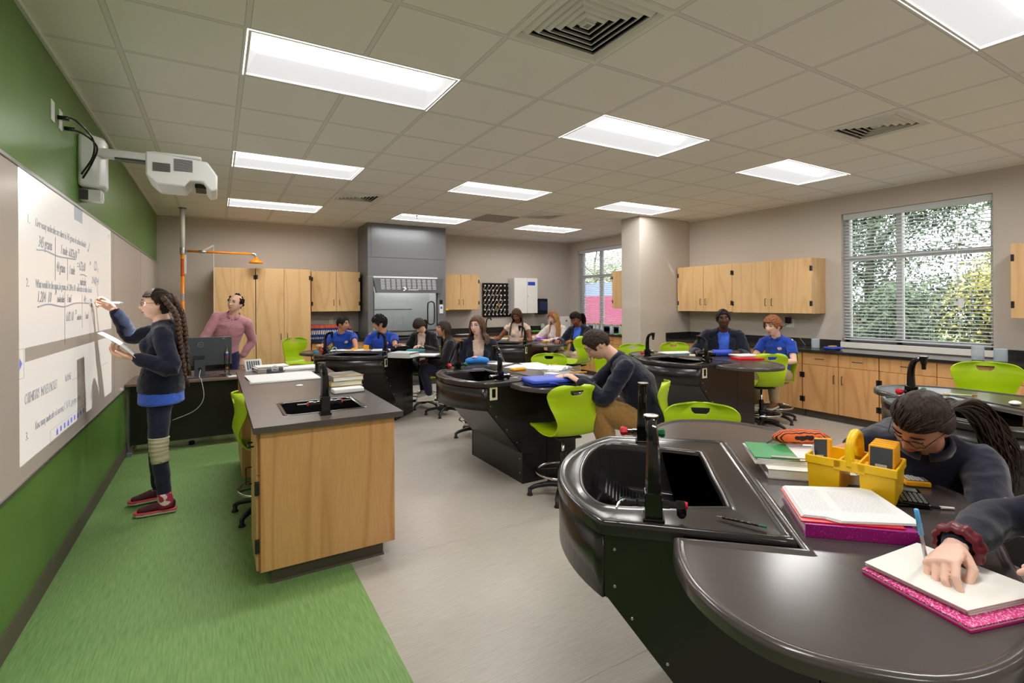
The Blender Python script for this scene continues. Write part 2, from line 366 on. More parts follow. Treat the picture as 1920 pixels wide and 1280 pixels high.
# ---------------------------------------------------------------- ceiling fixtures
def troffer():
    t = thing('ceiling_light', (0, 0, 0), 0, 'x', 'light', 'ceiling troffer lights')
    L, Wd = 2*GP-.03, GP-.03; f = MB()
    for (a, b2) in (((-L/2-.008, -Wd/2-.008, -.003), (L/2+.008, -Wd/2+.006, .012)), ((-L/2-.008, Wd/2-.006, -.003), (L/2+.008, Wd/2+.008, .012)),
                    ((-L/2-.008, -Wd/2, -.003), (-L/2+.006, Wd/2, .012)), ((L/2-.006, -Wd/2, -.003), (L/2+.008, Wd/2, .012))): f.box(a, b2)
    f.build('frame', M['white'], t)
    r = MB(); hw, s, d = Wd/2, .105, .075; e = L/2
    for q in (-1, 1): r.add([(-e, q*hw, .006), (e, q*hw, .006), (e-.06, q*s, d), (-e+.06, q*s, d)], [(0, 1, 2, 3)])
    for q in (-1, 1): r.add([(q*e, -hw, .006), (q*e, hw, .006), (q*(e-.06), s, d), (q*(e-.06), -s, d)], [(0, 1, 2, 3)])
    r.build('reflector', M['reflector'], t)
    l = MB(); n = 8; R = []
    l.rings([[Vector((x, -s+2*s*k/n, d-.045*sin(pi*k/n))) for k in range(n+1)] for x in (-e+.05, e-.05)], cap=(0, 0), close=False)
    l.build('lens', M['lens'], t)
    return t
T0 = troffer()
_row = {-4: 'nearest the camera', 0: 'in the second row', 4: 'in the third row', 8: 'in the row by the back wall', -8: 'behind the camera'}
_col = {0: 'over the green floor beside the board wall', 4: 'in the middle of the room', 8: 'on the window side'}
_lab = {(4, -4): 'recessed rectangular ceiling light cut by the top right picture edge', (0, 0): 'largest fully seen ceiling light, beside the projector over the teacher desk',
        (4, 0): 'recessed light just beyond the nearest square air vent', (8, 0): 'recessed ceiling light in front of the window side air vent',
        (0, 4): 'long ceiling light right of the wall projector, second by the board wall', (4, 4): 'mid-room ceiling light directly behind the one past the big vent',
        (8, 4): 'ceiling light at the foot of the pillar top', (0, 8): 'ceiling light nearest the white shower pipe', (4, 8): 'ceiling light in front of the grey fume hood',
        (8, 8): 'smallest ceiling light near the far window corner'}
for n_, (i, j) in enumerate(PANELS):
    o = T0 if n_ == 0 else copy_tree(T0)
    o.location = (GX+(i+1)*GP, GY+(j+.5)*GP, CEIL)
    o['label'] = _lab.get((i, j), 'recessed rectangular ceiling light %s %s' % (_col[i], _row[j]))
def vent():
    t = thing('ceiling_vent', (0, 0, 0), 0, 'x', 'vent', 'square air diffusers')
    h = GP/2; f = MB()
    def sq(r, z): return [Vector((-r, -r, z)), Vector((r, -r, z)), Vector((r, r, z)), Vector((-r, r, z))]
    f.rings([sq(h, 0), sq(h, -.006), sq(h-.03, -.01), sq(h-.045, .02)], cap=(0, 0)); f.build('frame', M['white'], t)
    l = MB()
    for k in range(6):
        r = h-.05-k*.041; l.rings([sq(r, .022), sq(r-.030, -.008), sq(r-.033, -.006), sq(r-.006, .026)], cap=(0, 0))
    l.rings([sq(.03, -.004), sq(.004, .03)], cap=(0, 0)); l.build('louvre', M['white'], t)
    b = MB(); b.add(sq(h, .075), [(0, 1, 2, 3)]); b.rings([sq(h, 0), sq(h, .075)], cap=(0, 0)); b.build('duct', M['gloss'], t)
    return t
V0 = vent(); _vl = ['big square louvred air vent at the top centre of the ceiling', 'square louvred air vent between the light and the large window',
                    'square air vent near the fume hood top', 'square louvred vent beside the flat return grille']
for n_, (i, j) in enumerate(VENTS):
    o = V0 if n_ == 0 else copy_tree(V0); o.location = (GX+(i+.5)*GP, GY+(j+.5)*GP, CEIL); o['label'] = _vl[n_]
g = MB(); g.cb((0, 0, -.006), (GP-.01, GP-.01, .01))
tag(g.build('return_grille', noisy(mat('perforated', sr(170, 166, 160), .6), sr(120, 118, 114), (120, 120, 120), lo=.5, hi=.55), loc=(GX+6.5*GP, GY+7.5*GP, CEIL)), 'flat perforated return air panel in the ceiling near the far vent', 'grille')
g = MB(); g.lathe([(.04, 0), (.04, -.006), (.012, -.01), (.01, -.04), (.022, -.042), (.022, -.046), (.004, -.047)], seg=16)
tag(g.build('sprinkler_head', M['chrome'], smooth=True, loc=(2.85, 7.9, CEIL)), 'small sprinkler head in the ceiling before the fume hood light', 'sprinkler')
# ---------------------------------------------------------------- whiteboard with the projected worksheet
bd = thing('whiteboard', (XL, 0, 0), 0, 'long beige marker board on the green wall', 'board')
q = MB(); q.box((0, -2.6, .70), (.012, YB-.02, 2.19)); q.build('surface', M['board'], bd)
q = MB(); q.box((0, -2.6, 2.19), (.02, YB-.02, 2.205)); q.box((0, -2.6, .685), (.02, YB-.02, .70)); q.build('frame_rail', M['steel'], bd)
for y in (.35, 5.72, 7.6): q = MB(); q.box((.0121, y, .70), (.0125, y+.004, 2.19)); q.build('panel_joint', M['base'], bd)
q = MB(); q.cb((.02, 6.04, .73), (.03, .03, .02)); q.build('magnet', M['white_pl'], bd)
RZ = (pi/2, 0, pi/2)
def btext(nm, body, y, z, size, mt='ink', sh=0, sx=1, sp=1.0): return text(nm, body, size, M[mt], bd, (.0128, y, z), RZ, sh, sx=sx, spacing=sp)
PT, HW = 'printed_text', 'handwriting'
btext(PT, '1.', 3.32, 1.945, .062, 'inkl'); btext(PT, 'How many molecules are there in 345 grams of carbon dioxide?', 3.45, 1.945, .062, 'inkl', sx=.72)
btext(PT, '2.', 3.30, 1.63, .062, 'inkl'); btext(PT, 'What would be the mass, in grams, of 1.204 x 10   molecules of sulfur dioxide?', 3.45, 1.63, .062, 'inkl', sx=.68)
btext(PT, '24', 4.36, 1.66, .034, 'inkl')
btext(PT, 'CHEMISTRY  MOLES PACKET', 3.27, 1.06, .075, 'inkl', sx=.60); btext(PT, 'NAME: ________', 4.02, 1.07, .066, 'inkl', sx=.8)
btext(PT, '3.', 3.28, .885, .06, 'inkl'); btext(PT, 'How many molecules of sucrose, C  H  O  , are there in a C', 3.43, .905, .062, 'inkl', sx=.66); btext(PT, '12', 4.155, .895, .03, 'inkl'); btext(PT, '22', 4.20, .895, .03, 'inkl'); btext(PT, '11', 4.245, .895, .03, 'inkl')
btext(PT, '8/2017', 5.44, 2.11, .05, 'inkl', sx=.7)
for y_, z_, b_, s_, x_ in [(3.50, 1.845, '345 grams', .085, .7), (3.93, 1.845, '1 mole  6.022x10', .08, .7), (4.36, 1.885, '23', .045, .8), (3.84, 1.735, '44 grams', .085, .6), (4.13, 1.735, '1 mole', .085, .6),
        (4.34, 1.775, '= 4.72x10', .09, .65), (4.72, 1.83, '24', .045, .8), (4.87, 1.80, 'CO', .11, .6), (5.0, 1.79, '2', .05, .8), (4.42, 1.675, 'molecules', .075, .6), (4.79, 1.70, '12+16(2)=44', .075, .62),
        (3.47, 1.555, '1.204  10', .085, .8), (3.80, 1.60, '24', .045, .8), (3.85, 1.555, 'molecules', .065, .6), (4.07, 1.555, '1 mol', .075, .6), (4.53, 1.56, '64 g', .07, .6), (4.62, 1.53, ' =  128', .08, .7),
        (4.05, 1.44, '6.02 10', .085, .7), (4.28, 1.48, '23', .04, .8), (4.33, 1.44, 'molecules', .055, .55), (4.56, 1.44, '1 mol', .075, .6)]:
    btext(HW, b_, y_, z_, s_, 'ink', .35, x_)
def stroke(pts, r=.005, nm='pen_stroke', mt='ink'):
    q = MB(); P = crom([(.013, y, z) for y, z in pts], 5); q.tube(P, r, 6, ref=(1, 0, 0), flat=.25); q.build(nm, M[mt], bd)
stroke([(3.47, 1.825), (3.62, 1.835), (3.85, 1.825), (4.05, 1.83), (4.30, 1.84)], .0045); stroke([(3.82, 1.93), (3.815, 1.82), (3.81, 1.68)], .003); stroke([(4.09, 1.83), (4.085, 1.69)], .003)
stroke([(4.43, 1.745), (4.52, 1.75), (4.62, 1.742)], .004); stroke([(4.66, 1.94), (4.67, 1.925), (4.72, 1.985)], .004)
stroke([(3.48, 1.53), (3.68, 1.545), (4.0, 1.53), (4.3, 1.552), (4.7, 1.552)], .0045); stroke([(4.02, 1.62), (4.015, 1.3)], .0025); stroke([(4.48, 1.61), (4.475, 1.38)], .0025)
stroke([(3.86, 1.575), (4.0, 1.58)], .004); stroke([(5.0, 1.70), (4.99, 1.66), (5.03, 1.60)], .004)
q = MB(); q.box((.0122, 4.27, 2.10), (.0127, 4.50, 2.188)); q.build('grey_patch', M['mgrey'], bd)
for k in range(9):
    y = 3.82+k*.083; q = MB()
    if k % 3: q.box((.0124, y, .795), (.0129, y+.03, .825))
    else: q.add([(.0129, y, .79), (.0129, y+.034, .79), (.0129, y+.034, .812), (.0129, y+.017, .832), (.0129, y, .812)], [(0, 1, 2, 3, 4)])
    q.build('toolbar_icon', M['blueink'], bd)
q = MB(); q.add([(.0129, 3.20, 1.235), (.0129, 3.235, 1.262), (.0129, 3.20, 1.289)], [(0, 1, 2)]); q.build('arrow_icon', M['blueink'], bd)
for (a, b2) in (((3.70, .758), (4.62, .761)), ((3.70, .843), (4.62, .846)), ((3.70, .758), (3.703, .846)), ((3.18, 1.19), (3.26, 1.193)), ((3.18, 1.33), (3.26, 1.333)), ((3.258, 1.19), (3.261, 1.333)), ((5.13, 1.05), (5.4, 1.054))):
    q = MB(); q.box((.0122, a[0], a[1]), (.0126, b2[0], b2[1])); q.build('outline', M['inkl'], bd)
# ---------------------------------------------------------------- projector on the wall and its lamp
PJ = Vector((-.085, 4.30, 2.338))
def projector_lamp():
    l = bpy.data.lights.new('projector_lamp', 'POINT'); o = bpy.data.objects.new('projector_lamp', l); COL.objects.link(o); o.location = PJ
    l.shadow_soft_size = .0012; l.energy = 13.0; l.color = (.84, .94, 1); l.use_nodes = True
    nt = l.node_tree; nt.nodes.clear(); L = nt.links.new
    out = nt.nodes.new('ShaderNodeOutputLight'); em = nt.nodes.new('ShaderNodeEmission'); tc = nt.nodes.new('ShaderNodeTexCoord'); sp = nt.nodes.new('ShaderNodeSeparateXYZ')
    L(tc.outputs['Normal'], sp.inputs[0])
    def mm(op, a, b=None, c=None):
        n = nt.nodes.new('ShaderNodeMath'); n.operation = op
        for k, v in enumerate((a, b, c)):
            if v is None: continue
            if isinstance(v, (int, float)): n.inputs[k].default_value = v
            else: L(v, n.inputs[k])
        return n.outputs[0]
    dx, dy, dz = sp.outputs; D = PJ.x-XL
    ndx = mm('MAXIMUM', mm('MULTIPLY', dx, -1), .001); t = mm('DIVIDE', D, ndx)
    y = mm('ADD', mm('MULTIPLY', dy, t), PJ.y); z = mm('ADD', mm('MULTIPLY', dz, t), PJ.z)
    def inside(v, a, b): return mm('MULTIPLY', mm('GREATER_THAN', v, a), mm('LESS_THAN', v, b))
    rect = mm('MULTIPLY', inside(y, 3.175, 5.61), inside(z, .752, 2.185)); front = mm('LESS_THAN', dx, -.02)
    band = mm('MULTIPLY', inside(z, 1.245, 1.315), mm('GREATER_THAN', y, 3.26))
    m_ = mm('MULTIPLY', mm('MULTIPLY', rect, front), mm('SUBTRACT', 1, mm('MULTIPLY', band, .93)))
    comp = mm('MULTIPLY', mm('MULTIPLY', t, t), mm('DIVIDE', 1, ndx))      # an even picture over the board
    L(mm('MULTIPLY', m_, comp), em.inputs['Strength']); L(em.outputs[0], out.inputs[0])
projector_lamp()
pj = thing('wall_projector', (XL, 4.22, 2.55), 0, 'white short throw projector on a wall arm above the board', 'projector')
q = MB(); q.M = Matrix.Translation((.0, .33, .0))
q.prism([(0, -.14), (.10, -.12), (.14, -.06), (.14, .06), (.10, .12), (0, .14)], -.2, .16); o = q.build('wall_mount', M['white_pl'], pj, bevel=.025, seg=3); shade(o, 40)
q = MB(); q.box((.09, .20, .02), (.46, .30, .075)); shade(q.build('arm', M['white_pl'], pj, bevel=.012, seg=3))
q = MB(); q.box((.2, .205, .01), (.38, .29, .02)); q.build('cable_slot', M['dgrey'], pj)
q = MB(); q.box((.42, .02, .03), (.72, .32, .05)); shade(q.build('top_plate', M['white_pl'], pj, bevel=.008))
q = MB(); q.M = Matrix.Translation((.40, -.05, -.19))
pr = [(0, .06), (.06, .0), (.22, .0), (.25, .045), (.33, .045), (.38, -.02), (.42, -.0), (.42, .10), (.36, .19), (.0, .22)]
b_ = MB(); n_ = len(pr)
b_.add([(x, 0, z) for x, z in pr]+[(x, .36, z) for x, z in pr], [tuple(range(n_)), tuple(range(2*n_-1, n_-1, -1))]+[((i+1) % n_, i, n_+i, n_+(i+1) % n_) for i in range(n_)])
b_.v = [q.M @ v for v in b_.v]; shade(b_.build('casing', M['white_pl'], pj, bevel=.012, seg=3))
q = MB()
for (x0, z0, w_, h_) in ((.44, -.10, .10, .06), (.56, -.085, .11, .085)):
    for k in range(9): q.box((x0, -.0535, z0+k*h_/9), (x0+w_, -.0505, z0+k*h_/9+h_/18))
q.build('air_grille', M['dgrey'], pj)
q = MB(); q.box((.68, .02, -.178), (.75, .22, -.15)); q.build('lens_window', M['gloss'], pj, bevel=.004)
q = MB(); q.tube(crom([(.02, -.30, .10), (.07, -.22, .12), (.12, -.02, .07), (.10, .10, -.02), (.03, .16, -.13)], 6), .006, 8); q.tube(crom([(.02, -.15, .08), (.08, -.08, .08), (.13, .05, .04), (.09, .14, -.05), (.03, .2, -.15)], 6), .006, 8)
q.cb((.03, -.30, .10), (.05, .025, .02)); q.cb((.03, -.15, .08), (.05, .025, .02)); q.build('power_cable', M['gloss'], pj, smooth=True)
q = MB(); q.tube([(.07, .33, -.19), (.07, .33, -.24), (.04, .31, -.28)], .007, 6); q.build('data_cable', M['white_pl'], pj)
for (y, l_) in ((3.82, 'upper white wall socket plate with a black plug above the board'), (3.99, 'lower white socket plate beside the projector mount')):
    q = MB(); q.box((0, -.035, -.06), (.006, .035, .06)); tag(q.build('socket_plate', M['white_pl'], bevel=.002, loc=(XL, y, 2.655)), l_, 'socket')
q = MB(); q.box((0, -.05, -.04), (.12, .05, .04)); o = q.build('sensor_box', M['white_pl'], bevel=.006, loc=(XL, 4.52, 2.30))
tag(o, 'small white sensor box on the wall under the projector mount', 'sensor'); q = MB(); q.cb((.122, 0, 0), (.004, .07, .055)); q.build('cover', M['paper'], o)
q = MB(); q.box((0, -.052, -.035), (.05, -.05, .035)); q.build('connector_panel', M['dgrey'], o)
# ---------------------------------------------------------------- outside the windows
def outside():
    gm = noisy(mat('grass', sr(96, 120, 60), .9), sr(130, 140, 84), (3, 3, 3))
    q = MB(); q.add([(XR+.3, -30, -.5), (60, -30, -.5), (60, 50, -.5), (XR+.3, 50, -.5)], [(0, 1, 2, 3)]); struct(q.build('ground', gm))
    leafs = [noisy(mat('leaf_%s' % n, c, .6, spec=.3), c2, (6, 6, 6)) for n, c, c2 in (('dark', sr(44, 60, 44), sr(84, 100, 72)), ('mid', sr(76, 94, 62), sr(124, 136, 84)), ('gold', sr(150, 148, 76), sr(186, 180, 104)))]
    bark = mat('bark', sr(74, 66, 58), .8)
    rnd = random.Random(3)
    def tree(x, y, h, r, li, n, lab):
        n = int(n*3.4)
        t = thing('tree', (x, y, -.5), 0, lab, 'tree', 'trees outside the windows')
        k = MB(); k.tube([(0, 0, 0), (.1, .05, h*.4), (0, -.1, h*.8)], [.16, .1, .03], 8)
        for a in range(6): k.tube([(.05, 0, h*(.3+a*.08)), (cos(a*2.1)*r*.5, sin(a*2.1)*r*.5, h*(.45+a*.09)), (cos(a*2.1)*r*.9, sin(a*2.1)*r*.9, h*(.5+a*.09))], [.05, .03, .01], 5)
        k.build('trunk', bark, t, smooth=True)
        c = MB(); cl = [(rnd.gauss(0, r*.42), rnd.gauss(0, r*.42), h*rnd.uniform(.12, .98), rnd.uniform(.3, .62)*r) for _ in range(24)]
        vs = []; fs = []
        for _ in range(n):
            cx, cy, cz, cr = rnd.choice(cl); d = Vector((rnd.gauss(0, 1), rnd.gauss(0, 1), rnd.gauss(0, 1))).normalized()*cr*rnd.uniform(.5, 1)
            p = Vector((cx, cy, cz))+d; a = Vector((rnd.gauss(0, 1), rnd.gauss(0, 1), rnd.gauss(0, 1))).normalized(); b2 = a.orthogonal().normalized()*.030; a = a*.050
            k0 = len(vs); vs += [p-a, p-b2, p+a, p+b2]; fs.append((k0, k0+1, k0+2, k0+3))
        c.add(vs, fs); c.build('foliage', leafs[li], t)
    tree(13.5, 6.0, 6.5, 2.3, 0, 9000, 'dense dark green tree filling the left of the large window')
    tree(15.0, 2.8, 4.4, 1.9, 1, 7000, 'broad leafy tree low in the middle of the large window')
    tree(12.6, 3.1, 2.6, 1.1, 2, 4200, 'yellow green shrub glowing low in the large window')
    tree(19, 1.6, 9.0, 2.4, 1, 2600, 'thin airy tree against the white sky at the window right')
    tree(11.6, 4.9, 2.1, 1.2, 0, 5000, 'dark bushy shrub at the window bottom left')
    tree(12.5, 1.5, 2.4, 1.3, 0, 5000, 'dark shrub behind the blind tag at the window right')
    tree(17, 9.5, 7.0, 2.6, 0, 6000, 'tall tree seen past the left window jamb')
    tree(14.5, 16.5, 3.6, 1.8, 1, 2400, 'pale tree above the banner in the far window')
    tree(20, 24, 6, 2.6, 1, 2200, 'faint tree in the top of the far window')
    f = MB(); f.box((9.9, 7.2, -.5), (9.96, 15.5, 1.72)); tag(f.build('fence_banner', mat('banner_red', sr(122, 38, 70), .6)), 'red banner stretched low outside the far window', 'banner')
    f = MB(); f.box((9.92, 7.2, 1.72), (9.98, 15.5, 2.12)); tag(f.build('fence_banner', mat('banner_blue', sr(96, 112, 140), .6)), 'blue grey band above the red banner outside', 'banner')
outside()
def wn(o):
    w = o.modifiers.new('w', 'WEIGHTED_NORMAL'); w.keep_sharp = True; w.weight = 100
# ---------------------------------------------------------------- cabinets
def pull(w, parent, x, z, y, horiz=False):
    q = MB(); L = .05
    P = [(x-L, y, z), (x-L, y-.028, z), (x+L, y-.028, z), (x+L, y, z)] if horiz else [(x, y, z-L), (x, y-.028, z-L), (x, y-.028, z+L), (x, y, z+L)]
    q.tube(P, .0045, 8); return q.build('handle', M['blackpl'], parent, smooth=True)
def cabinet(label, loc, rz, w, d, z0, z1, doors=2, drawers=False, name='wall_cabinet', hinge=(1, 1), wd='wood', body='wood', group=None, kick=0, cat='cabinet', hz=None, dh=.16):
    """local frame: x along the run, front faces -y, back at y=0"""
    t = thing(name, loc, rz, label, cat, group); t_ = .02
    q = MB(); q.box((.002, -d, z0), (w-.002, -.004, z1)); q.build('body', M[body], t)
    if kick: k = MB(); k.box((.0, -d+.06, 0), (w, -.02, z0)); k.build('toe_kick', M['base'], t)
    cw = w/doors
    for i in range(doors):
        x0, x1 = i*cw+.003, (i+1)*cw-.003; zt = z1-.004
        if drawers:
            q = MB(); q.box((x0, -d-t_, z1-dh), (x1, -d, z1-.004)); dr = q.build('drawer', M[wd], t, bevel=.0015)
            pull(w, dr, (x0+x1)/2, z1-dh/2, -d-t_, True); zt = z1-dh-.005
        q = MB(); q.box((x0, -d-t_, z0+.003), (x1, -d, zt)); dr = q.build('door', M[wd], t, bevel=.0015)
        left = (i % 2 == 0) if doors > 1 else hinge[0] > 0
        hx = x1-.045 if left else x0+.045
        pull(w, dr, hx, (zt-.16 if drawers else (hz if hz else z0+.16)), -d-t_)
        hgx = x0+.012 if left else x1-.012
        for zz in (z0+.14, zt-.14):
            q = MB(); q.box((hgx-.013, -d-t_-.004, zz-.035), (hgx+.013, -d+.01, zz+.035)); q.build('hinge', M['blackpl'], t, bevel=.002)
    return t
RB, RR = 0, -pi/2          # back wall, right wall (local x runs towards the camera)
cabinet('tall single door oak cupboard right behind the man in the pink shirt', (-.036, YB, 0), RB, .583, .60, .1, 2.115, 1, name='tall_cabinet', hinge=(-1, 1), kick=1, hz=1.0)
cabinet('tall two door oak cupboard right of the man, topmost corner by the books', (.552, YB, 0), RB, .83, .60, .1, 2.12, 2, name='tall_cabinet', kick=1, hz=1.0)
cabinet('oak wall cabinet above the row of blue books', (1.43, YB, 0), RB, .84, .35, 1.40, 2.115, 2)
cabinet('oak wall cabinet right of the grey fume hood', (3.86, YB, 0), RB, .86, .33, 1.40, 2.125, 2)
cabinet('two door oak wall cabinet beside the pillar', (XR, 6.10, 0), RR, 1.08, .33, 1.375, 2.135, 2)
cabinet('two door oak wall cabinet left of the large window', (XR, 5.02, 0), RR, 1.22, .33, 1.365, 2.13, 2)
cabinet('oak wall cabinet cut by the right picture edge', (XR, 1.82, 0), RR, 1.2, .33, 1.35, 2.11, 2)
cabinet('narrow oak wall cabinet peeping out behind the pillar', (XR, 7.79, 0), RR, 1.2, .33, 1.41, 2.17, 2)
for k, (y1, w, lab) in enumerate([(6.12, 1.15, 'oak base cabinet by the pillar, under the corner of the window side worktop'), (4.96, 1.15, 'oak base cabinet behind the boy in the blue polo'), (3.80, .895, 'oak base cabinet with two drawers and two doors under the large window'),
        (2.90, 1.10, 'oak base cabinet beyond the rightmost empty lime chair'), (1.79, 1.1, 'oak base cabinet at the right picture edge'), (.68, 1.1, 'oak base cabinet beyond the right edge, nearest the camera')]):
    cabinet(lab, (XR, y1, 0), RR, w, .56, .1, .865, 2, True, 'base_cabinet', wd='wood2', body='wood2', kick=1, group='base cabinets on the window side')
for k, (x0, w, lab) in enumerate([(1.40, .93, 'oak base cabinet under the row of blue books'), (3.84, 1.15, 'oak base cabinet right of the fume hood'), (5.0, 1.6, 'oak base cabinet under the black wall chart')]):
    cabinet(lab, (x0, YB, 0), RB, w, .56, .1, .865, 2, True, 'base_cabinet', wd='wood2', body='wood2', kick=1, group='base cabinets on the back wall')
for k, (y1, w) in enumerate([(9.1, 1.2), (7.9, 1.3)]):
    cabinet(['oak base cabinet in the far window corner under the bottles', 'oak base cabinet beside the pillar under the yellow tray'][k], (XR, y1, 0), RR, w, .56, .1, .865, 2, True, 'base_cabinet', wd='wood2', body='wood2', kick=1)
def worktop(label, segs, splash):
    t = thing('worktop', (segs[0][0], segs[0][1], 0), 0, label, 'worktop'); o = Vector((segs[0][0], segs[0][1], 0))
    q = MB()
    for (x0, y0, x1, y1) in segs: q.box((x0-o.x, y0-o.y, .867), (x1-o.x, y1-o.y, .90))
    q.build('top', M['epoxyb'], t, bevel=.003)
    for (x0, y0, x1, y1) in splash: q = MB(); q.box((x0-o.x, y0-o.y, .90), (x1-o.x, y1-o.y, 1.005)); q.build('backsplash', M['epoxyb'], t, bevel=.002)
    return t
worktop('long black worktop under the large window with black backsplash', [(6.70, -.5, XR, 6.13)], [(XR-.02, 3.60, XR, 6.13), (XR-.02, -.5, XR, 2.04), (6.70, 6.11, XR-.02, 6.13)])
worktop('black worktop carrying the blue books left of the hood', [(1.385, 9.06, 2.31, YB)], [(1.385, YB-.02, 2.31, YB)])
worktop('black L shaped worktop in the far window corner', [(3.825, 9.06, XR, YB), (6.70, 6.58, XR, 9.06)], [(3.825, YB-.02, XR, YB), (XR-.02, 6.58, XR, 9.36)])
# ---------------------------------------------------------------- fume hood
h = thing('fume_hood', (2.32, 8.97, 0), 0, 'tall grey steel fume hood reaching the ceiling', 'fume hood'); hw = 1.49
q = MB(); q.box((0, 0, 2.03), (hw, .71, CEIL-.002)); q.box((0, .0, .90), (.10, .71, 2.03)); q.box((hw-.17, 0, .90), (hw, .71, 2.03)); q.build('casing', M['hood'], h, bevel=.004)
q = MB(); q.box((.06, -.004, 2.37), (hw-.05, 0, CEIL-.01)); q.build('upper_panel', M['hood'], h, bevel=.002)
q = MB(); q.box((.012, -.003, 2.365), (hw-.012, .001, 2.37)); q.build('seam', M['hoodd'], h)
q = MB(); q.add([(.09, -.002, 2.0), (hw-.05, -.002, 2.0), (hw-.05, .06, 2.0), (.09, .06, 2.0), (.15, -.055, 1.73), (hw-.14, -.055, 1.73), (hw-.14, .06, 1.73), (.15, .06, 1.73)],
      [(0, 1, 5, 4), (3, 7, 6, 2), (0, 4, 7, 3), (1, 2, 6, 5), (4, 5, 6, 7), (0, 3, 2, 1)]); q.build('sash_header', M['hoodd'], h)
for r in range(7):
    for c in range(11):
        if r == 6 and 4 <= c <= 6: continue
        z = 1.975-r*.028; y = -.004-(2.0-z)*.196; x = .225+c*.098
        q = MB(); q.add([(x, y-.003, z), (x+.072, y-.003, z), (x+.072, y-.0045, z-.009), (x, y-.0045, z-.009)], [(3, 2, 1, 0)]); q.build('vent_slot', M['white_pl'], h)
text('lettering', 'Sheldon', .062, M['white'], h, (.72, -.050, 1.775), (radians(79), 0, 0), .2)
q = MB(); q.add([(.63, -.050, 1.825), (.665, -.046, 1.845), (.70, -.052, 1.80), (.68, -.055, 1.79)], [(0, 1, 2, 3)][::-1]); q.add([(.625, -.058, 1.775), (.655, -.055, 1.80), (.67, -.058, 1.78), (.64, -.060, 1.76)], [(3, 2, 1, 0)])
q.build('emblem', M['white'], h)
q = MB(); q.box((.10, .40, .92), (hw-.17, .42, 2.03)); q.box((.10, 0, 1.99), (hw-.17, .40, 2.03)); q.box((.10, .02, .92), (.115, .4, 2.03)); q.box((hw-.185, .02, .92), (hw-.17, .4, 2.03)); q.build('liner', M['white_pl'], h)
q = MB(); q.box((.25, .12, 1.975), (1.15, .26, 1.988)); q.build('hood_fill_strip', mat('hood_fill_strip', (1, 1, 1, 1), .5, emit=(1, .97, .9, 1), estr=2.2), h)  # unseen glowing strip added to brighten the hood's dark interior
q = MB(); q.box((.13, .395, 1.42), (.95, .4, 1.43)); q.build('baffle_gap', M['dgrey'], h)
q = MB(); q.box((.10, .02, 1.10), (.125, .05, 1.75)); q.box((hw-.195, .02, 1.10), (hw-.17, .05, 1.75)); q.box((.10, .018, .98), (hw-.17, .052, 1.06)); q.build('sash_frame', M['steel'], h)
q = MB(); q.tube([(.10, -.01, 1.03), (hw-.17, -.01, 1.03)], .016, 10); q.build('sash_rail', M['dgrey'], h, smooth=True)
q = MB(); q.box((.12, .03, 1.06), (hw-.19, .036, 1.74)); q.build('sash_glass', M['glass'], h)
q = MB(); q.tube(crom([(1.13, .02, 1.16), (1.13, .02, 1.50), (1.17, .02, 1.56), (1.23, .02, 1.56), (1.26, .02, 1.50), (1.26, .02, 1.2), (1.22, .02, 1.14), (1.16, .02, 1.14), (1.13, .02, 1.16)], 4), .012, 8); q.build('sash_handle', M['gloss'], h, smooth=True)
q = MB(); q.box((hw-.13, -.01, 1.52), (hw-.07, 0, 1.60)); q.build('display', M['gloss'], h)
q = MB(); q.box((hw-.135, -.016, 1.34), (hw-.06, 0, 1.51)); o = q.build('airflow_monitor', M['white_pl'], h, bevel=.004); q = MB(); q.box((hw-.12, -.018, 1.43), (hw-.08, -.015, 1.47)); q.build('screen', M['blueink'], o)
q = MB(); q.box((hw-.12, -.006, 1.06), (hw-.06, 0, 1.18)); o = q.build('outlet', M['cream'], h); q = MB(); q.box((hw-.105, -.009, 1.085), (hw-.075, -.005, 1.155)); q.build('socket', M['gloss'], o)
q = MB(); q.box((0, 0, .867), (hw, .71, .90)); q.build('work_surface', M['epoxyb'], h)
q = MB(); q.box((.01, .03, .1), (hw-.01, .70, .867)); q.build('base_body', M['hood'], h)
for k in (0, 1): q = MB(); q.box((.02+k*.73, .01, .11), (.74+k*.73, .03, .86)); q.build('base_door', M['hoodd'], h, bevel=.002)
q = MB(); q.box((.02, .08, 0), (hw-.02, .7, .1)); q.build('toe_kick', M['base'], h)
q = MB(); q.cb((0, 0, 0), (.05, .012, .04)); tag(q.build('warning_tag', M['yellow'], loc=(3.83, 8.96, 1.42)), 'tiny yellow tag stuck at the hood right edge below the wall cabinet', 'tag')
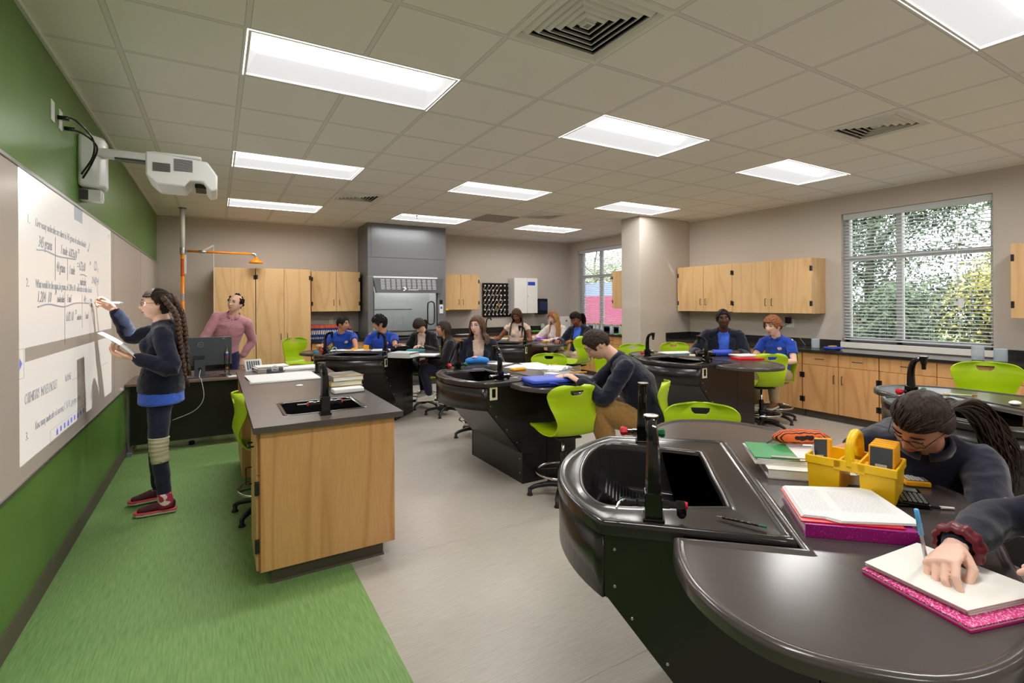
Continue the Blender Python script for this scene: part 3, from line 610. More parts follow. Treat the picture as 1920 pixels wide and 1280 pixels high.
# ---------------------------------------------------------------- black lab stations
WING = [(.325, .52), (.333, .62), (.322, .72), (.298, .80), (.25, .885), (.185, .95), (.11, .985), (.02, 1.0), (-.08, .998), (-.18, .96), (-.28, .89), (-.365, .80), (-.435, .67), (-.51, .49), (-.59, .31), (-.65, .15), (-.682, 0)]
def station():
    t = thing('lab_table', (0, 0, 0), 0, 'x', 'lab table', 'black lab stations with sinks')
    half = crom([Vector((a, b, 0)) for a, b in WING], 3)
    far = [Vector((p.x, p.y)) for p in half]                       # y>0 side, wing corner to apex
    near = [Vector((p.x, -p.y)) for p in reversed(half[:-1])]
    poly = far+near+[Vector((.0, -.52)), Vector((.0, .52))]
    poly = poly[:len(far)+len(near)]+[Vector((-.004, -.52)), Vector((-.004, .52))]
    L = [(0, .836), (.0, .858), (.004, .868), (.012, .873), (.024, .872), (.032, .866)]
    q = MB(); q.rings([[Vector((p.x, p.y, z)) for p in inset(poly, d)] for d, z in L]); o = q.build('tabletop', M['epoxy'], t); shade(o, 60); wn(o)
    # raised sink unit
    R = .753; cx = .717-R; arc = [Vector((cx+R*cos(a), R*sin(a))) for a in [math.asin(.495/R)*(1-k/10) for k in range(21)]]
    S = [Vector((0, .512))]+[Vector((.26, .504))]+arc+[Vector((.26, -.504)), Vector((0, -.512))]; S.reverse()
    B = crom([Vector((a, b, 0)) for a, b in [(.14, .27), (.14, 0), (.14, -.27), (.165, -.30), (.34, -.335), (.50, -.36), (.56, -.31), (.60, -.2), (.618, 0), (.60, .2), (.56, .31), (.50, .36), (.34, .335), (.165, .30)]], 3, True)
    B = [Vector((p.x, p.y)) for p in B]
    C = Vector((.34, 0))
    def radial(poly, th):
        d = Vector((cos(th), sin(th))); best = None
        for i in range(len(poly)):
            a, b = poly[i]-C, poly[(i+1) % len(poly)]-C; e = b-a; den = d.x*e.y-d.y*e.x
            if abs(den) < 1e-9: continue
            tt = (a.x*e.y-a.y*e.x)/den; u = (a.x*d.y-a.y*d.x)/den
            if tt > 0 and -1e-6 <= u <= 1+1e-6: best = tt if best is None else max(best, tt)
        return C+d*best
    th = sorted(set([round(atan2((p-C).y, (p-C).x), 5) for p in S]+[round(-pi+2*pi*k/72, 5) for k in range(72)]))
    def loop(poly, d, z):
        return [Vector((p.x, p.y, z)) for p in [radial(inset(poly, d) if d else poly, a) for a in th]]
    q = MB(); q.rings([loop(S, 0, .845), loop(S, 0, .872), loop(S, .004, .882), loop(S, .012, .886), loop(S, .022, .885), loop(S, .03, .879), loop(B, -.03, .879), loop(B, -.018, .884), loop(B, -.006, .884), loop(B, .002, .878), loop(B, .006, .85), loop(B, .018, .70), loop(B, .05, .675)], cap=(0, 1))
    o = q.build('sink', M['epoxyb'], t); shade(o, 60); wn(o)
    q = MB(); n = 11        # ribbed drainer on the rounded side of the basin
    for k in range(n): q.tube([(.40+k*.013, -.24+k*.008, .70+k*.009), (.40+k*.013, .02, .70+k*.009)], .0045, 6, rnd=True)
    q.add([(.385, -.27, .678), (.56, -.20, .812), (.56, .03, .812), (.385, .04, .678), (.385, .04, .676), (.385, -.27, .676)], [(0, 1, 2, 3)]); o = q.build('drainer', M['basin'], t, smooth=True)
    q = MB(); q.lathe([(.035, 0), (.035, .004), (.022, .004), (.02, -.004)], (.22, .0, .676), 20); q.build('drain', M['steel'], t, smooth=True)
    # base: side panels, curved apron, leaning front
    pr = [(.52, .845), (.52, .665), (.19, .265), (.19, 0), (-.06, 0), (-.06, .845)]
    for sy in (1, -1):
        q = MB(); n = len(pr); y0, y1 = (sy*.470, sy*.487)
        q.add([(x, y0, z) for x, z in pr]+[(x, y1, z) for x, z in pr], [tuple(range(n)), tuple(range(2*n-1, n-1, -1))]+[((i+1) % n, i, n+i, n+(i+1) % n) for i in range(n)]); q.build('side_panel', M['black'], t, fix=True)
        q = MB(); q.box((-.36, min(y0, y1), 0), (-.064, max(y0, y1), .836)); q.build('rear_side_panel', M['black'], t)
        for (x, z) in [(.49, .80), (.49, .69), (.44, .60), (.34, .48), (.24, .36), (.215, .22), (.215, .10)]:
            q = MB(); q.lathe([(.005, 0), (.004, .0025)], seg=10); s_ = q.build('screw', M['steel'], t); s_.location = (x, sy*.487, z); s_.rotation_euler = (-sy*pi/2, 0, 0)
    A = [Vector((cx+(R-.018)*cos(a), (R-.018)*sin(a))) for a in [math.asin(.484/(R-.018))*(1-k/12) for k in range(25)]]
    q = MB(); q.rings([[Vector((p.x, p.y, z)) for p in A] for z in (.655, .848)], cap=(0, 0), close=False); o = q.build('front_apron', M['black'], t, smooth=True); sd = o.modifiers.new('s', 'SOLIDIFY'); sd.thickness = .012
    q = MB(); q.prism([(p.x-.004, p.y) for p in A]+[(.50, -.484), (.50, .484)][::1], .652, .66); q.build('apron_floor', M['black'], t, fix=True)
    q = MB(); q.add([(.515, -.47, .665), (.515, .47, .665), (.187, .47, .267), (.187, -.47, .267)], [(0, 1, 2, 3)]); o = q.build('slanted_panel', M['black'], t); sd = o.modifiers.new('s', 'SOLIDIFY'); sd.thickness = .01
    q = MB(); q.box((.176, -.47, 0), (.188, .47, .264)); q.build('lower_panel', M['black'], t)
    q = MB(); q.box((-.36, -.47, 0), (-.345, .47, .836)); q.build('back_panel', M['black'], t)
    q = MB(); q.box((-.50, -.33, 0), (-.361, .33, .46)); q.build('rear_box', M['black'], t, bevel=.002)
    q = MB(); q.box((.43, .487, .74), (.515, .492, .855) if 0 else (.50, .493, .855)); o = q.build('outlet', M['cream'], t, bevel=.002)
    q = MB(); q.box((.449, .493, .762), (.481, .496, .832)); q.build('socket', M['gloss'], o)
    # two taps; x of the tap frame points at the basin
    for k, (bx, by, rz) in enumerate([(.375, .435, -pi/2), (.375, -.42, pi/2)]):
        RM = Matrix.Translation((bx, by, .879)) @ Matrix.Rotation(rz, 4, 'Z')
        q = MB(); q.M = RM; q.box((-.028, -.026, 0), (.028, .026, .085)); q.box((-.034, -.032, 0), (.034, .032, .012)); f = q.build('faucet', M['gloss'], t, bevel=.004)
        q = MB(); q.M = RM; P = crom([(0, 0, .08), (-.002, 0, .16), (.008, 0, .225), (.035, 0, .262), (.075, 0, .278)], 5); q.tube(P, [.024-.010*i/(len(P)-1) for i in range(len(P))], 8, ref=(0, 1, 0))
        q.lathe([(.012, -.062), (.013, -.03), (.0175, -.026), (.019, .012), (.024, .016), (.024, .022)], (.095, 0, .27), 18); o = q.build('spout', M['gloss'], f, smooth=True); shade(o, 40)
        q = MB(); q.M = RM; q.lathe([(.0235, 0), (.0235, .003), (.004, .0035)], (.095, 0, .292), 18); q.build('spout_cap', M['chrome'], f)
        for sgn in (1, -1):
            q = MB(); q.M = RM @ Matrix.Translation((0, 0, .048)) @ Matrix.Rotation(sgn*-pi/2, 4, 'X')
            q.lathe([(.013, .026), (.013, .045), (.010, .05), (.010, .07)], seg=12)
            ms = [M['gloss'], M['red' if sgn < 0 else 'gknob'], M['chrome']]
            if k == 1: q.lathe([(.008, .066), (.017, .070), (.024, .092), (.018, .10), (.004, .104)], seg=7, mi=1)
            else:
                q.lathe([(.014, .066), (.014, .09), (.01, .094)], seg=12, mi=0); q.lathe([(.012, .092), (.010, .099)], seg=12, mi=1)
                if sgn > 0: q.tube(crom([(0, .0, .08), (-.02, -.012, .085), (-.04, -.01, .10), (-.075, -.006, .108)], 3), .0038, 6, mi=2)
                else: q.ell((0, -.018, .082), (.006, .024, .016), 10, mi=0)
            q.build('knob', ms, f)
    return t
ST = station()
TABLES = [(1.711, 1.158, 137, 'nearest black lab table with the yellow caddy, filling the lower right'), (2.42, 4.11, 180, 'black lab table in the middle holding the blue zip binder'),
          (1.796, 6.92, 227, 'black lab table at back left with the white binder on its wing'), (4.86, 3.97, 179, 'black lab table in front of the pillar with a rolled blue binder'),
          (4.175, 1.0, 154, 'black lab table behind the bent girl with a pencil lying on it'), (4.27, 7.33, 216, 'farthest black lab table with the purple binder on it')]
for k, (x, y, a, lab) in enumerate(TABLES):
    o = copy_tree(ST); o.location = (x, y, 0); o.rotation_euler = (0, 0, radians(a)); o['label'] = lab
for c in [c for c in ST.children_recursive]: bpy.data.objects.remove(c)
bpy.data.objects.remove(ST)
for c in [c for c in bpy.data.objects if c.name.startswith('outlet') and c.parent and c.parent.get('label', '').startswith('nearest')]:
    for g in list(c.children): bpy.data.objects.remove(g)
    bpy.data.objects.remove(c)
def tloc(k, a, b, z=.873):
    x, y, an, _ = TABLES[k]; u = Vector((cos(radians(an)), sin(radians(an)))); v = Vector((u.y, -u.x)); p = Vector((x, y))+a*u+b*v
    return Vector((p.x, p.y, z))
# ---------------------------------------------------------------- lime stools with footrings
def chair():
    t = thing('lab_chair', (0, 0, 0), 0, 'x', 'chair', 'lime stools')          # faces +y
    # side profile (y forward, z up) and half width along the shell
    prof = crom([Vector((y, z, w)) for y, z, w in [(.225, .515, .195), (.20, .532, .205), (.08, .528, .215), (-.06, .512, .215), (-.14, .507, .185), (-.195, .530, .165), (-.226, .60, .155), (-.232, .68, .180), (-.228, .75, .206), (-.236, .815, .222), (-.243, .847, .2195), (-.248, .865, .206), (-.252, .883, .182), (-.254, .897, .142), (-.255, .905, .085)]], 5)
    nx = 20; vs = []; fs = []
    for i, p in enumerate(prof):
        s = i/(len(prof)-1)
        for k in range(nx+1):
            c = -1+2*k/nx; w = p.z; x = c*w; bk = max(0, min(1, (s-.45)/.2)); dish = c*c
            y = p.x+bk*dish*.055; z = p.y+(1-bk)*dish*.012
            if s < .08: y -= (1-s/.08)*dish*dish*.05
            vs.append((x, y, z))
    n1 = nx+1
    for i in range(len(prof)-1):
        for k in range(nx): fs.append((i*n1+k, i*n1+k+1, (i+1)*n1+k+1, (i+1)*n1+k))
    q = MB(); q.add(vs, fs); o = q.build('shell', M['lime'], t, smooth=True)
    sd = o.modifiers.new('s', 'SOLIDIFY'); sd.thickness = .009; sd.offset = 0
    c = MB(); P = [(-.058, .872), (.058, .872), (.052, .848), (.036, .833), (-.036, .833), (-.052, .848)]
    c.add([(x, -.40, z) for x, z in P]+[(x, -.10, z) for x, z in P], [tuple(range(6)), tuple(range(11, 5, -1))]+[((i+1) % 6, i, 6+i, 6+(i+1) % 6) for i in range(6)])
    co = c.build('cut', None, fix=True); bl = o.modifiers.new('b', 'BOOLEAN'); bl.object = co; bl.operation = 'DIFFERENCE'; bl.solver = 'EXACT'
    bake(o); bpy.data.objects.remove(co)
    for p in o.data.polygons: p.use_smooth = True
    o.data.set_sharp_from_angle(angle=radians(50))
    q = MB(); q.box((-.10, -.13, .474), (.10, .12, .490)); q.box((-.13, -.05, .484), (.13, .05, .502)); q.tube([(.1, .0, .48), (.19, .02, .475)], .007, 8); q.build('seat_plate', M['blackpl'], t, bevel=.003)
    q = MB(); q.tube([(0, 0, .12), (0, 0, .475)], .014, 14); q.build('gas_rod', M['chrome'], t, smooth=True)
    q = MB(); q.lathe([(.026, .06), (.026, .345), (.022, .35)], seg=18); shade(q.build('column', M['gloss'], t))
    q = MB(); q.torus((0, 0, .19), .215, .010, 40, 10); q.build('footring', M['chrome'], t, smooth=True)
    q = MB()
    for k in range(3): a = 2*pi*k/3+.5; q.tube([(.02*cos(a), .02*sin(a), .205), (.208*cos(a), .208*sin(a), .192)], .007, 8)
    q.lathe([(.03, .175), (.036, .18), (.036, .225), (.03, .23)], seg=16); q.build('ring_bracket', M['blackpl'], t, smooth=True)
    q = MB(); q.lathe([(.045, .05), (.048, .06), (.045, .10), (.03, .115)], seg=18); q.build('hub', M['blackpl'], t, smooth=True)
    for k in range(5):
        a = 2*pi*k/5+pi/2; q = MB(); q.M = Matrix.Rotation(a, 4, 'Z')
        P = crom([(.02, 0, .085), (.12, 0, .088), (.22, 0, .072), (.268, 0, .05)], 4); q.tube(P, [.030-.012*i/(len(P)-1) for i in range(len(P))], 10, ref=(0, 0, 1), flat=.8, rnd=True)
        l = q.build('leg', M['blackpl'], t, smooth=True)
        q = MB(); q.M = Matrix.Rotation(a, 4, 'Z'); q.lathe([(.017, .055), (.015, .02), (.022, .012), (.024, 0)], (.268, 0, 0), 14); q.build('glide', M['blackpl'], l, smooth=True)
    return t
CH = chair()
_nch = [0]
def put_chair(x, y, face, label, dz=0):
    """face: heading (deg from +x) the sitter looks towards"""
    o = CH if _nch[0] == 0 else copy_tree(CH); _nch[0] += 1
    o.location = (x, y, 0); o.rotation_euler = (0, 0, radians(face-90)); o['label'] = label
    if dz:      # gas lift raised
        for c in o.children:
            n = c.name.split('.')[0]
            if n in ('shell', 'seat_plate'): c.location.z = dz
            if n == 'gas_rod': c.location.z = dz*.9; 
    return o
put_chair(2.39, 3.26, 80, 'empty lime chair turned sideways in front of the middle lab table')
# ---------------------------------------------------------------- people
SK = {k: mat('skin_'+k, c, .5, spec=.35) for k, c in dict(light=sr(226, 182, 158), tan=sr(196, 142, 112), brown=sr(132, 84, 60), dark=sr(84, 52, 38), rose=sr(232, 190, 172)).items()}
for m_ in SK.values(): m_.node_tree.nodes['Principled BSDF'].inputs['Subsurface Weight'].default_value = .06
HR = {k: noisy(mat('hair_'+k, c, .55, spec=.22), c2, (170, 170, 40), lo=.4, hi=.7, bump=.08) for k, (c, c2) in dict(black=(sr(13, 11, 11), sr(26, 22, 21)), dark=(sr(38, 28, 24), sr(66, 50, 42)), brown=(sr(74, 52, 40), sr(116, 86, 66)), auburn=(sr(120, 72, 42), sr(160, 104, 64)), blond=(sr(150, 104, 58), sr(200, 156, 98)), mix=(sr(50, 36, 30), sr(100, 72, 52))).items()}
def cloth(n, c, c2=None, s=40): return noisy(mat('cloth_'+n, c, .85, spec=.15, sheen=.25), c2 or tuple(v*.8 for v in c[:3])+(1,), (s, s, s), bump=.12)
CL = dict(navy=cloth('navy', sr(26, 28, 46)), black=cloth('black', sr(22, 21, 26)), polo=cloth('royal_blue', sr(36, 74, 178)), pinkshirt=cloth('pink_shirt', sr(200, 148, 156), sr(184, 128, 140), 160), denim=cloth('dark_trousers', sr(38, 40, 62)),
          khaki=cloth('khaki', sr(160, 122, 70)), beige=cloth('stone_trousers', sr(190, 168, 134)), blush=cloth('blush_top', sr(226, 200, 186)), tee=cloth('peach_tee', sr(218, 190, 172)), under=cloth('blue_shirt', sr(66, 104, 214)), dkblue=cloth('dark_blue_trousers', sr(32, 34, 74)),
          white=cloth('white_knit', sr(226, 214, 212)), bandage=noisy(mat('bandage', sr(206, 196, 166), .8), sr(186, 176, 146), (2, 2, 60)), wine=mat('wine_velvet', sr(96, 8, 26), .4, sheen=.05),
          sock=noisy(mat('spotted_sock', sr(186, 54, 84), .8), sr(236, 216, 216), (26, 26, 26), lo=.60, hi=.63, detail=0))
SH = dict(white=mat('shoe_white', sr(214, 210, 204), .5), black=mat('shoe_black', sr(20, 20, 22), .5), brown=mat('shoe_brown', sr(124, 82, 48), .6), wine=mat('shoe_wine', sr(74, 14, 34), .5), coral=mat('sole_coral', sr(220, 80, 96), .5), sole=mat('sole_white', sr(216, 210, 200), .6), grey=mat('shoe_grey', sr(150, 146, 146), .6))
EYEW = mat('eye_white', sr(224, 220, 214), .3); IRIS = mat('iris', sr(40, 26, 18), .2); LIP = mat('lip', sr(176, 96, 90), .45); LIPD = mat('lip_dark', sr(104, 56, 50), .45)
def V(*a): return Vector(a)
def sect_tube(q, secs, side, seg=24, rnd=.6):
    """secs: (centre, half width along side, half depth)"""
    side = Vector(side).normalized(); R = []; n = len(secs); P = [Vector(s[0]) for s in secs]
    for i, (c, a, b) in enumerate(secs):
        t = (P[min(i+1, n-1)]-P[max(i-1, 0)]).normalized(); s = (side-t*side.dot(t)).normalized(); d = t.cross(s)
        def ring(c, k): return [c+s*cos(2*pi*j/seg)*a*k+d*sin(2*pi*j/seg)*b*k*(1-.0*abs(cos(2*pi*j/seg))) for j in range(seg)]
        m_ = min(a, b)
        if i == 0:
            for kk in (.45, .8): R.append(ring(Vector(c)-t*m_*rnd*sqrt(1-kk*kk), kk))
        R.append(ring(Vector(c), 1))
        if i == n-1:
            for kk in (.8, .45): R.append(ring(Vector(c)+t*m_*rnd*sqrt(1-kk*kk), kk))
    q.rings(R); return q
def remesh(q, name, mats, parent, vox, smooth=3, disp=0, dscale=.12, seed=0):
    o = q.build(name, mats, parent)
    r = o.modifiers.new('r', 'REMESH'); r.mode = 'VOXEL'; r.voxel_size = vox; r.use_smooth_shade = True
    if smooth: s = o.modifiers.new('s', 'SMOOTH'); s.factor = .5; s.iterations = smooth
    bake(o)
    if disp:
        off = Vector((seed*3.1, seed*1.7, seed*.9))
        me = o.data; nr = [v.normal.copy() for v in me.vertices]
        for v, n in zip(me.vertices, nr):
            p = v.co/dscale+off; p.z *= 1.5
            k = 1-abs(noise.noise(p))*2.2; k2 = 1-abs(noise.noise(p*2.1+Vector((5, 2, 1))))*2
            v.co += n*disp*(k*.7+k2*.35-.3)
    me = o.data
    if not me.materials or me.materials[0] is None:
        me.materials.clear(); me.materials.append(mats)
    for p in me.polygons: p.use_smooth = True; p.material_index = 0
    return o
def ik(S, Wp, l1, l2, pole):
    d = Wp-S; L = min(d.length, (l1+l2)*.998); dn = d.normalized(); Wp = S+dn*L
    a = (l1*l1-l2*l2+L*L)/(2*L); h = sqrt(max(l1*l1-a*a, 1e-6)); p = pole-dn*pole.dot(dn); p.normalize()
    return S+dn*a+p*h, Wp
def sculpt(d, fem):
    """unit direction -> point of the head (face towards +y)"""
    x, y, z = d; sx, sy, sz = .0745, .0955, .116
    X, Y, Z_ = x*sx, y*sy, z*sz
    if z < 0:
        j = min(1, -z); X *= 1-(.30 if fem else .22)*j**1.3
        if y < 0: Y *= 1-.42*j; Z_ *= 1-.12*j
        else: Y *= 1+.02*j
    else: X *= 1+.03*z; Y *= 1+(.04 if y < 0 else 0)
    if y > 0: Y = Y*(1-.07*abs(x)) if z > 0 else Y
    def g(v, c, s): return math.exp(-((v-c)/s)**2)
    if y > .1:
        Y += .0035*g(abs(X), .026, .02)*g(Z_, .034, .010)
        Y -= .013*g(abs(X), .031, .0125)*g(Z_, .012, .011)
        w = .007+.0075*max(0, min(1, (.02-Z_)/.05))
        pr = 0
        if -.040 < Z_ < .03: pr = .003+.021*max(0, min(1, (.022-Z_)/.048))
        if Z_ < -.026: pr *= max(0, 1-(-.026-Z_)/.012)
        Y += pr*g(X, 0, w)
        Y += .0055*g(Z_, -.050, .006)*g(X, 0, .018)+.006*g(Z_, -.062, .006)*g(X, 0, .016)-.004*g(Z_, -.0565, .003)*g(X, 0, .022)
        Y += .009*g(Z_, -.092, .014)*g(X, 0, .02)
        Y += .004*g(abs(X), .043, .016)*g(Z_, -.016, .016)
    return Vector((X, Y, Z_))
_ico = bmesh.new(); bmesh.ops.create_icosphere(_ico, subdivisions=5, radius=1)
ICO_V = [v.co.copy() for v in _ico.verts]; ICO_F = [[v.index for v in f.verts] for f in _ico.faces]; _ico.free()
def hand(q, Wr, d, pn, side, curl=.5, S=1.0, spread=0, pen=False, thumb_in=.5):
    """wrist, unit direction, palm normal (out of the palm); side +1 right hand: the thumb is on palmdir x normal"""
    d = d.normalized(); pn = (pn-d*pn.dot(d)).normalized(); th = d.cross(pn)*side       # towards the thumb
    L = .094*S
    sect_tube(q, [(Wr-d*.02*S, .026*S, .019*S), (Wr+d*.02*S, .032*S, .017*S), (Wr+d*.055*S, .040*S, .0155*S), (Wr+d*L, .040*S, .0135*S)], th, 16, .5)
    ln = [.72, .80, .74, .58]; knuck = []
    for k in range(4):
        off = (1.5-k)*.0205*S; b = Wr+d*(L-.004-(.006 if k == 3 else 0)-(.004 if k == 0 else 0))+th*off
        seg = [.047*ln[k]/.8, .030*ln[k]/.8, .022*ln[k]/.8]; c = curl[k] if isinstance(curl, (list, tuple)) else curl*(1+.12*k)
        dir_ = (d+th*(1.5-k)*.06*(1+spread)).normalized(); P = [b-dir_*.01, b]; a = 0
        for s, f in zip(seg, (.75, 1.1, .7)):
            a += c*f; v = dir_*cos(a)+pn*sin(a); P.append(P[-1]+v*s*S)
        q.tube(P, [.0098*S, .0098*S, .0090*S, .0082*S, .0070*S], 10, rnd=True); knuck.append(P)
    b = Wr+d*.022*S+th*.022*S+pn*.004; v1 = (d*.62+th*(.75-.35*thumb_in)+pn*(.25+.5*thumb_in)).normalized(); v2 = (d*.85+th*(.25-.55*thumb_in)+pn*(.2+.35*thumb_in)).normalized()
    P = [b-v1*.01, b+v1*.012*S, b+v1*.042*S, b+v1*.042*S+v2*.030*S, b+v1*.042*S+v2*.054*S]
    q.tube(P, [.014*S, .0145*S, .0115*S, .0100*S, .0080*S], 10, rnd=True); knuck.append(P)
    return knuck
def person(label, at, face, head, hyaw, hp=0, hr=0, hands=((0, 0, 0), (0, 0, 0)), feet=None, seat=.52, stand=False, skin='light', hair=('short', 'dark'), top='navy', topkind='jacket', inner=None, legs='navy', shoes=('black', 'sole'),
           S=1.0, girth=1.0, fem=True, glasses=None, curl=(.5, .5), palms=None, poles=None, badge=None, name='person', cuff=1.0, collar=True, eyes='open', vox=.0048, hsize=1.0, leg=1.0, bag=0, slk=1.0, shy=None, handdir=None, hunch=.06, hem=None, thumb=(.5, .5), sleeve=None, group=None):
    """at: pelvis x,y ; face: body heading in degrees ; head: world centre of the head ; hyaw: heading of the face"""
    zp = (.93*S if stand else seat+.085*S)
    root = thing(name, (at[0], at[1], 0), radians(face-90), label, 'person', group)
    Mi = (Matrix.Translation((at[0], at[1], 0)) @ Matrix.Rotation(radians(face-90), 4, 'Z')).inverted()
    T = lambda p: Mi @ Vector(p)
    H = T(head); P0 = V(0, 0, zp); side = V(1, 0, 0)
    if shy is not None: side = V(cos(radians(shy)), sin(radians(shy)), 0)
    fwd = V(0, 0, 1).cross(side)
    up = (H-P0); hs = .225*S
    hd = Matrix.Rotation(radians(hyaw-face), 3, 'Z') @ Matrix.Rotation(radians(hp), 3, 'X') @ Matrix.Rotation(radians(hr), 3, 'Y')      # hp<0 looks down
    hk = S*hsize
    nb = H+hd @ V(0, -.026, -.085)*hk                         # skull base
    Sh = P0+(nb-P0)*.845-fwd*hunch*.75*S            # between the shoulders
    chest = P0+(nb-P0)*.52-fwd*hunch*1.15*S; waist = P0+(nb-P0)*.25-fwd*hunch*.55*S
    sw = .155*S*(.96 if fem else 1.08)*(.5+.5*girth)
    spdir = (Sh-chest).normalized(); sd = (side-spdir*side.dot(spdir)).normalized()
    SL, SR = Sh-sd*sw-spdir*(.045 if fem else .034)*S, Sh+sd*sw-spdir*(.045 if fem else .034)*S
    g = girth; fb = spdir.cross(sd)*-1
    def torso(q, e, z0=0.0, upto=True):
        ss = [(P0-(waist-P0).normalized()*(.02-z0)*S, .155*S*g+e, .108*S*g+e)] if True else []
        ss += [(P0+(waist-P0)*.5, .150*S*g+e, .105*S*g+e), (waist, (.130 if fem else .142)*S*g+e, .098*S*g+e), (chest, .150*S*g+e, .112*S*g+e), (chest+(Sh-chest)*.55, .160*S*(.5+.5*g)+e, .102*S*(.5+.5*g)+e), (Sh-spdir*.01, .120*S+e, .070*S+e), (Sh+(nb-Sh)*.35, .064*S+e*.6, .058*S+e*.6)]
        sect_tube(q, ss, sd, 28, .3)
        q.tube([SL+sd*.02, Sh-sd*sw*.4-spdir*.02*S, Sh+sd*sw*.4-spdir*.02*S, SR-sd*.02], [(.046*S+e), (.056*S+e), (.056*S+e), (.046*S+e)], 14, rnd=True)
        if fem and not stand is None:
            for s_ in (-1, 1): q.ell(chest+(Sh-chest)*.28+sd*s_*.062*S+(-fb if fb.dot(fwd) < 0 else fb)*.078*S*g, (.058*S+e, .050*S+e, .056*S+e), 12)
    fr = fb if fb.dot(fwd) > 0 else -fb
    # arms
    AR = []
    l1, l2 = .275*S, .245*S
    for k, (Sx, hw_) in enumerate(((SL, hands[0]), (SR, hands[1]))):
        s_ = -1 if k == 0 else 1
        if hw_ is None: AR.append(None); continue
        pole = T(Vector(poles[k])+Vector((at[0], at[1], 0)))-T((at[0], at[1], 0)) if poles and poles[k] else V(s_*.55, -.35, -.8)
        E_, W_ = ik(Sx, T(hw_), l1, l2, pole); AR.append((Sx, E_, W_))
    q = MB()
    torso(q, 0)
    # neck, head
    sect_tube(q, [(Sh-spdir*.03, .066*S, .062*S), (Sh+(nb-Sh)*.6, .055*S, .056*S), (nb+hd@V(0, .004, .01)*hk, .049*hk, .054*hk), (nb+hd@V(0, .012, .05)*hk, .042*hk, .046*hk)], sd, 20, .4)
    HV = [H+hd@(sculpt(v, fem)*hk*.985) for v in ICO_V]; q.add(HV, ICO_F)
    for s_ in (-1, 1): q.ell(H+hd@V(s_*.0745, -.006, -.002)*hk, (.009*hk, .018*hk, .031*hk), 10, rot=hd @ Matrix.Rotation(s_*.35, 3, 'Z'))
    fingers = []
    for k, A in enumerate(AR):
        if not A: fingers.append(None); continue
        Sx, E_, W_ = A; s_ = -1 if k == 0 else 1
        q.tube([Sx, Sx+(E_-Sx)*.5, E_, E_+(W_-E_)*.3, W_], [.045*S, .042*S, .036*S, .036*S, .024*S], 14, rnd=True)
        d = (W_-E_).normalized()
        if handdir and handdir[k]: d = (T(Vector(handdir[k])+Vector((at[0], at[1], 0)))-T((at[0], at[1], 0))).normalized()
        pn = T(Vector(palms[k])+Vector((at[0], at[1], 0)))-T((at[0], at[1], 0)) if palms and palms[k] else V(0, 0, -1)
        if abs(pn.normalized().dot(d)) > .95: pn = V(0, -.4, -1)
        fingers.append(hand(q, W_, d, pn, s_, curl[k], S*.98, thumb_in=thumb[k]))
    # legs
    LG = []
    hipw = .085*S
    for k in (0, 1):
        s_ = -1 if k == 0 else 1; hip = P0+side*s_*hipw+V(0, 0, -.03*S)
        if feet: ft = T((feet[k][0], feet[k][1], feet[k][2]))+V(0, 0, .085*S)
        elif stand: ft = V(s_*.10, 0, .085*S)
        else: ft = V(s_*.11, .30, .29)
        K, A_ = ik(hip, ft, .415*S, .40*S, V(s_*.15, 1, .3 if not stand else 0)); LG.append((hip, K, A_))
        q.tube([hip, hip+(K-hip)*.5, K, K+(A_-K)*.3, A_], [.078*S, .065*S, .050*S, .050*S, .034*S], 12, rnd=True)
    body = remesh(q, 'body', SK[skin], root, vox, 2)
    # clothes ----------------------------------------------------------------
    e = .014 if topkind in ('jacket', 'open') else .009
    if inner:
        q = MB(); torso(q, .007)
        if bag: sect_tube(q, [(P0+V(0, 0, -bag*S), .165*S*g, .122*S*g), (P0+V(0, 0, .05), .160*S*g, .116*S*g)], side, 28, .08)
        remesh(q, 'shirt', CL[inner], root, .009, 2, .003, seed=1)
    q = MB(); torso(q, e, .0)
    hz = hem if hem is not None else -.05
    sect_tube(q, [(P0+V(0, 0, hz*S), .158*S*g+e, .112*S*g+e), (P0+V(0, 0, .05), .156*S*g+e, .11*S*g+e), (waist, .14*S*g+e, .104*S*g+e)], sd, 28, .15)
    for A in AR:
        if not A: continue
        Sx, E_, W_ = A; ee = .013 if topkind in ('jacket', 'open') else .008
        sl = (1.0 if topkind in ('jacket', 'open', 'shirt', 'long') else .0) if sleeve is None else sleeve
        if sl >= 1: q.tube(crom([Sx, Sx+(E_-Sx)*.5, E_, E_+(W_-E_)*.5, W_-(W_-E_).normalized()*.032*S], 4), [(v*slk+ee)*S for v in [.052, .052, .051, .050, .049, .048, .047, .046, .046, .045, .043, .041, .039, .037, .034, .032, .031][:17]], 16, rnd=True)
        else: q.tube([Sx, Sx+(E_-Sx)*.3, Sx+(E_-Sx)*(.62 if topkind == 'polo' else .25)], [(.050+ee)*S, (.051+ee)*S, (.052+ee)*S], 16)
    to = remesh(q, 'jacket' if topkind in ('jacket', 'open') else 'top', CL[top], root, .0072, 3, .0075 if topkind in ('jacket', 'open') else .005, seed=len(label))
    if topkind == 'open':
        bm = bmesh.new(); bm.from_mesh(to.data); kill = []
        for f in bm.faces:
            c = f.calc_center_median(); r = c-chest; up_ = r.dot(spdir); x_ = (c-(P0+(Sh-P0)*max(0, min(1, (c-P0).dot((Sh-P0).normalized())/(Sh-P0).length)))).dot(sd); y_ = r.dot(fr)
            ax = P0+(Sh-P0)*max(0, min(1.2, (c-P0).dot((Sh-P0).normalized())/(Sh-P0).length))
            if (c-ax).dot(fr) > .03 and abs(x_) < .052*S+max(0, up_)*.10 and (c-P0).dot(spdir) > -.2: kill.append(f)
        bmesh.ops.delete(bm, geom=kill, context='FACES'); bm.to_mesh(to.data); bm.free()
        sd_ = to.modifiers.new('s', 'SOLIDIFY'); sd_.thickness = .006; sd_.offset = 1
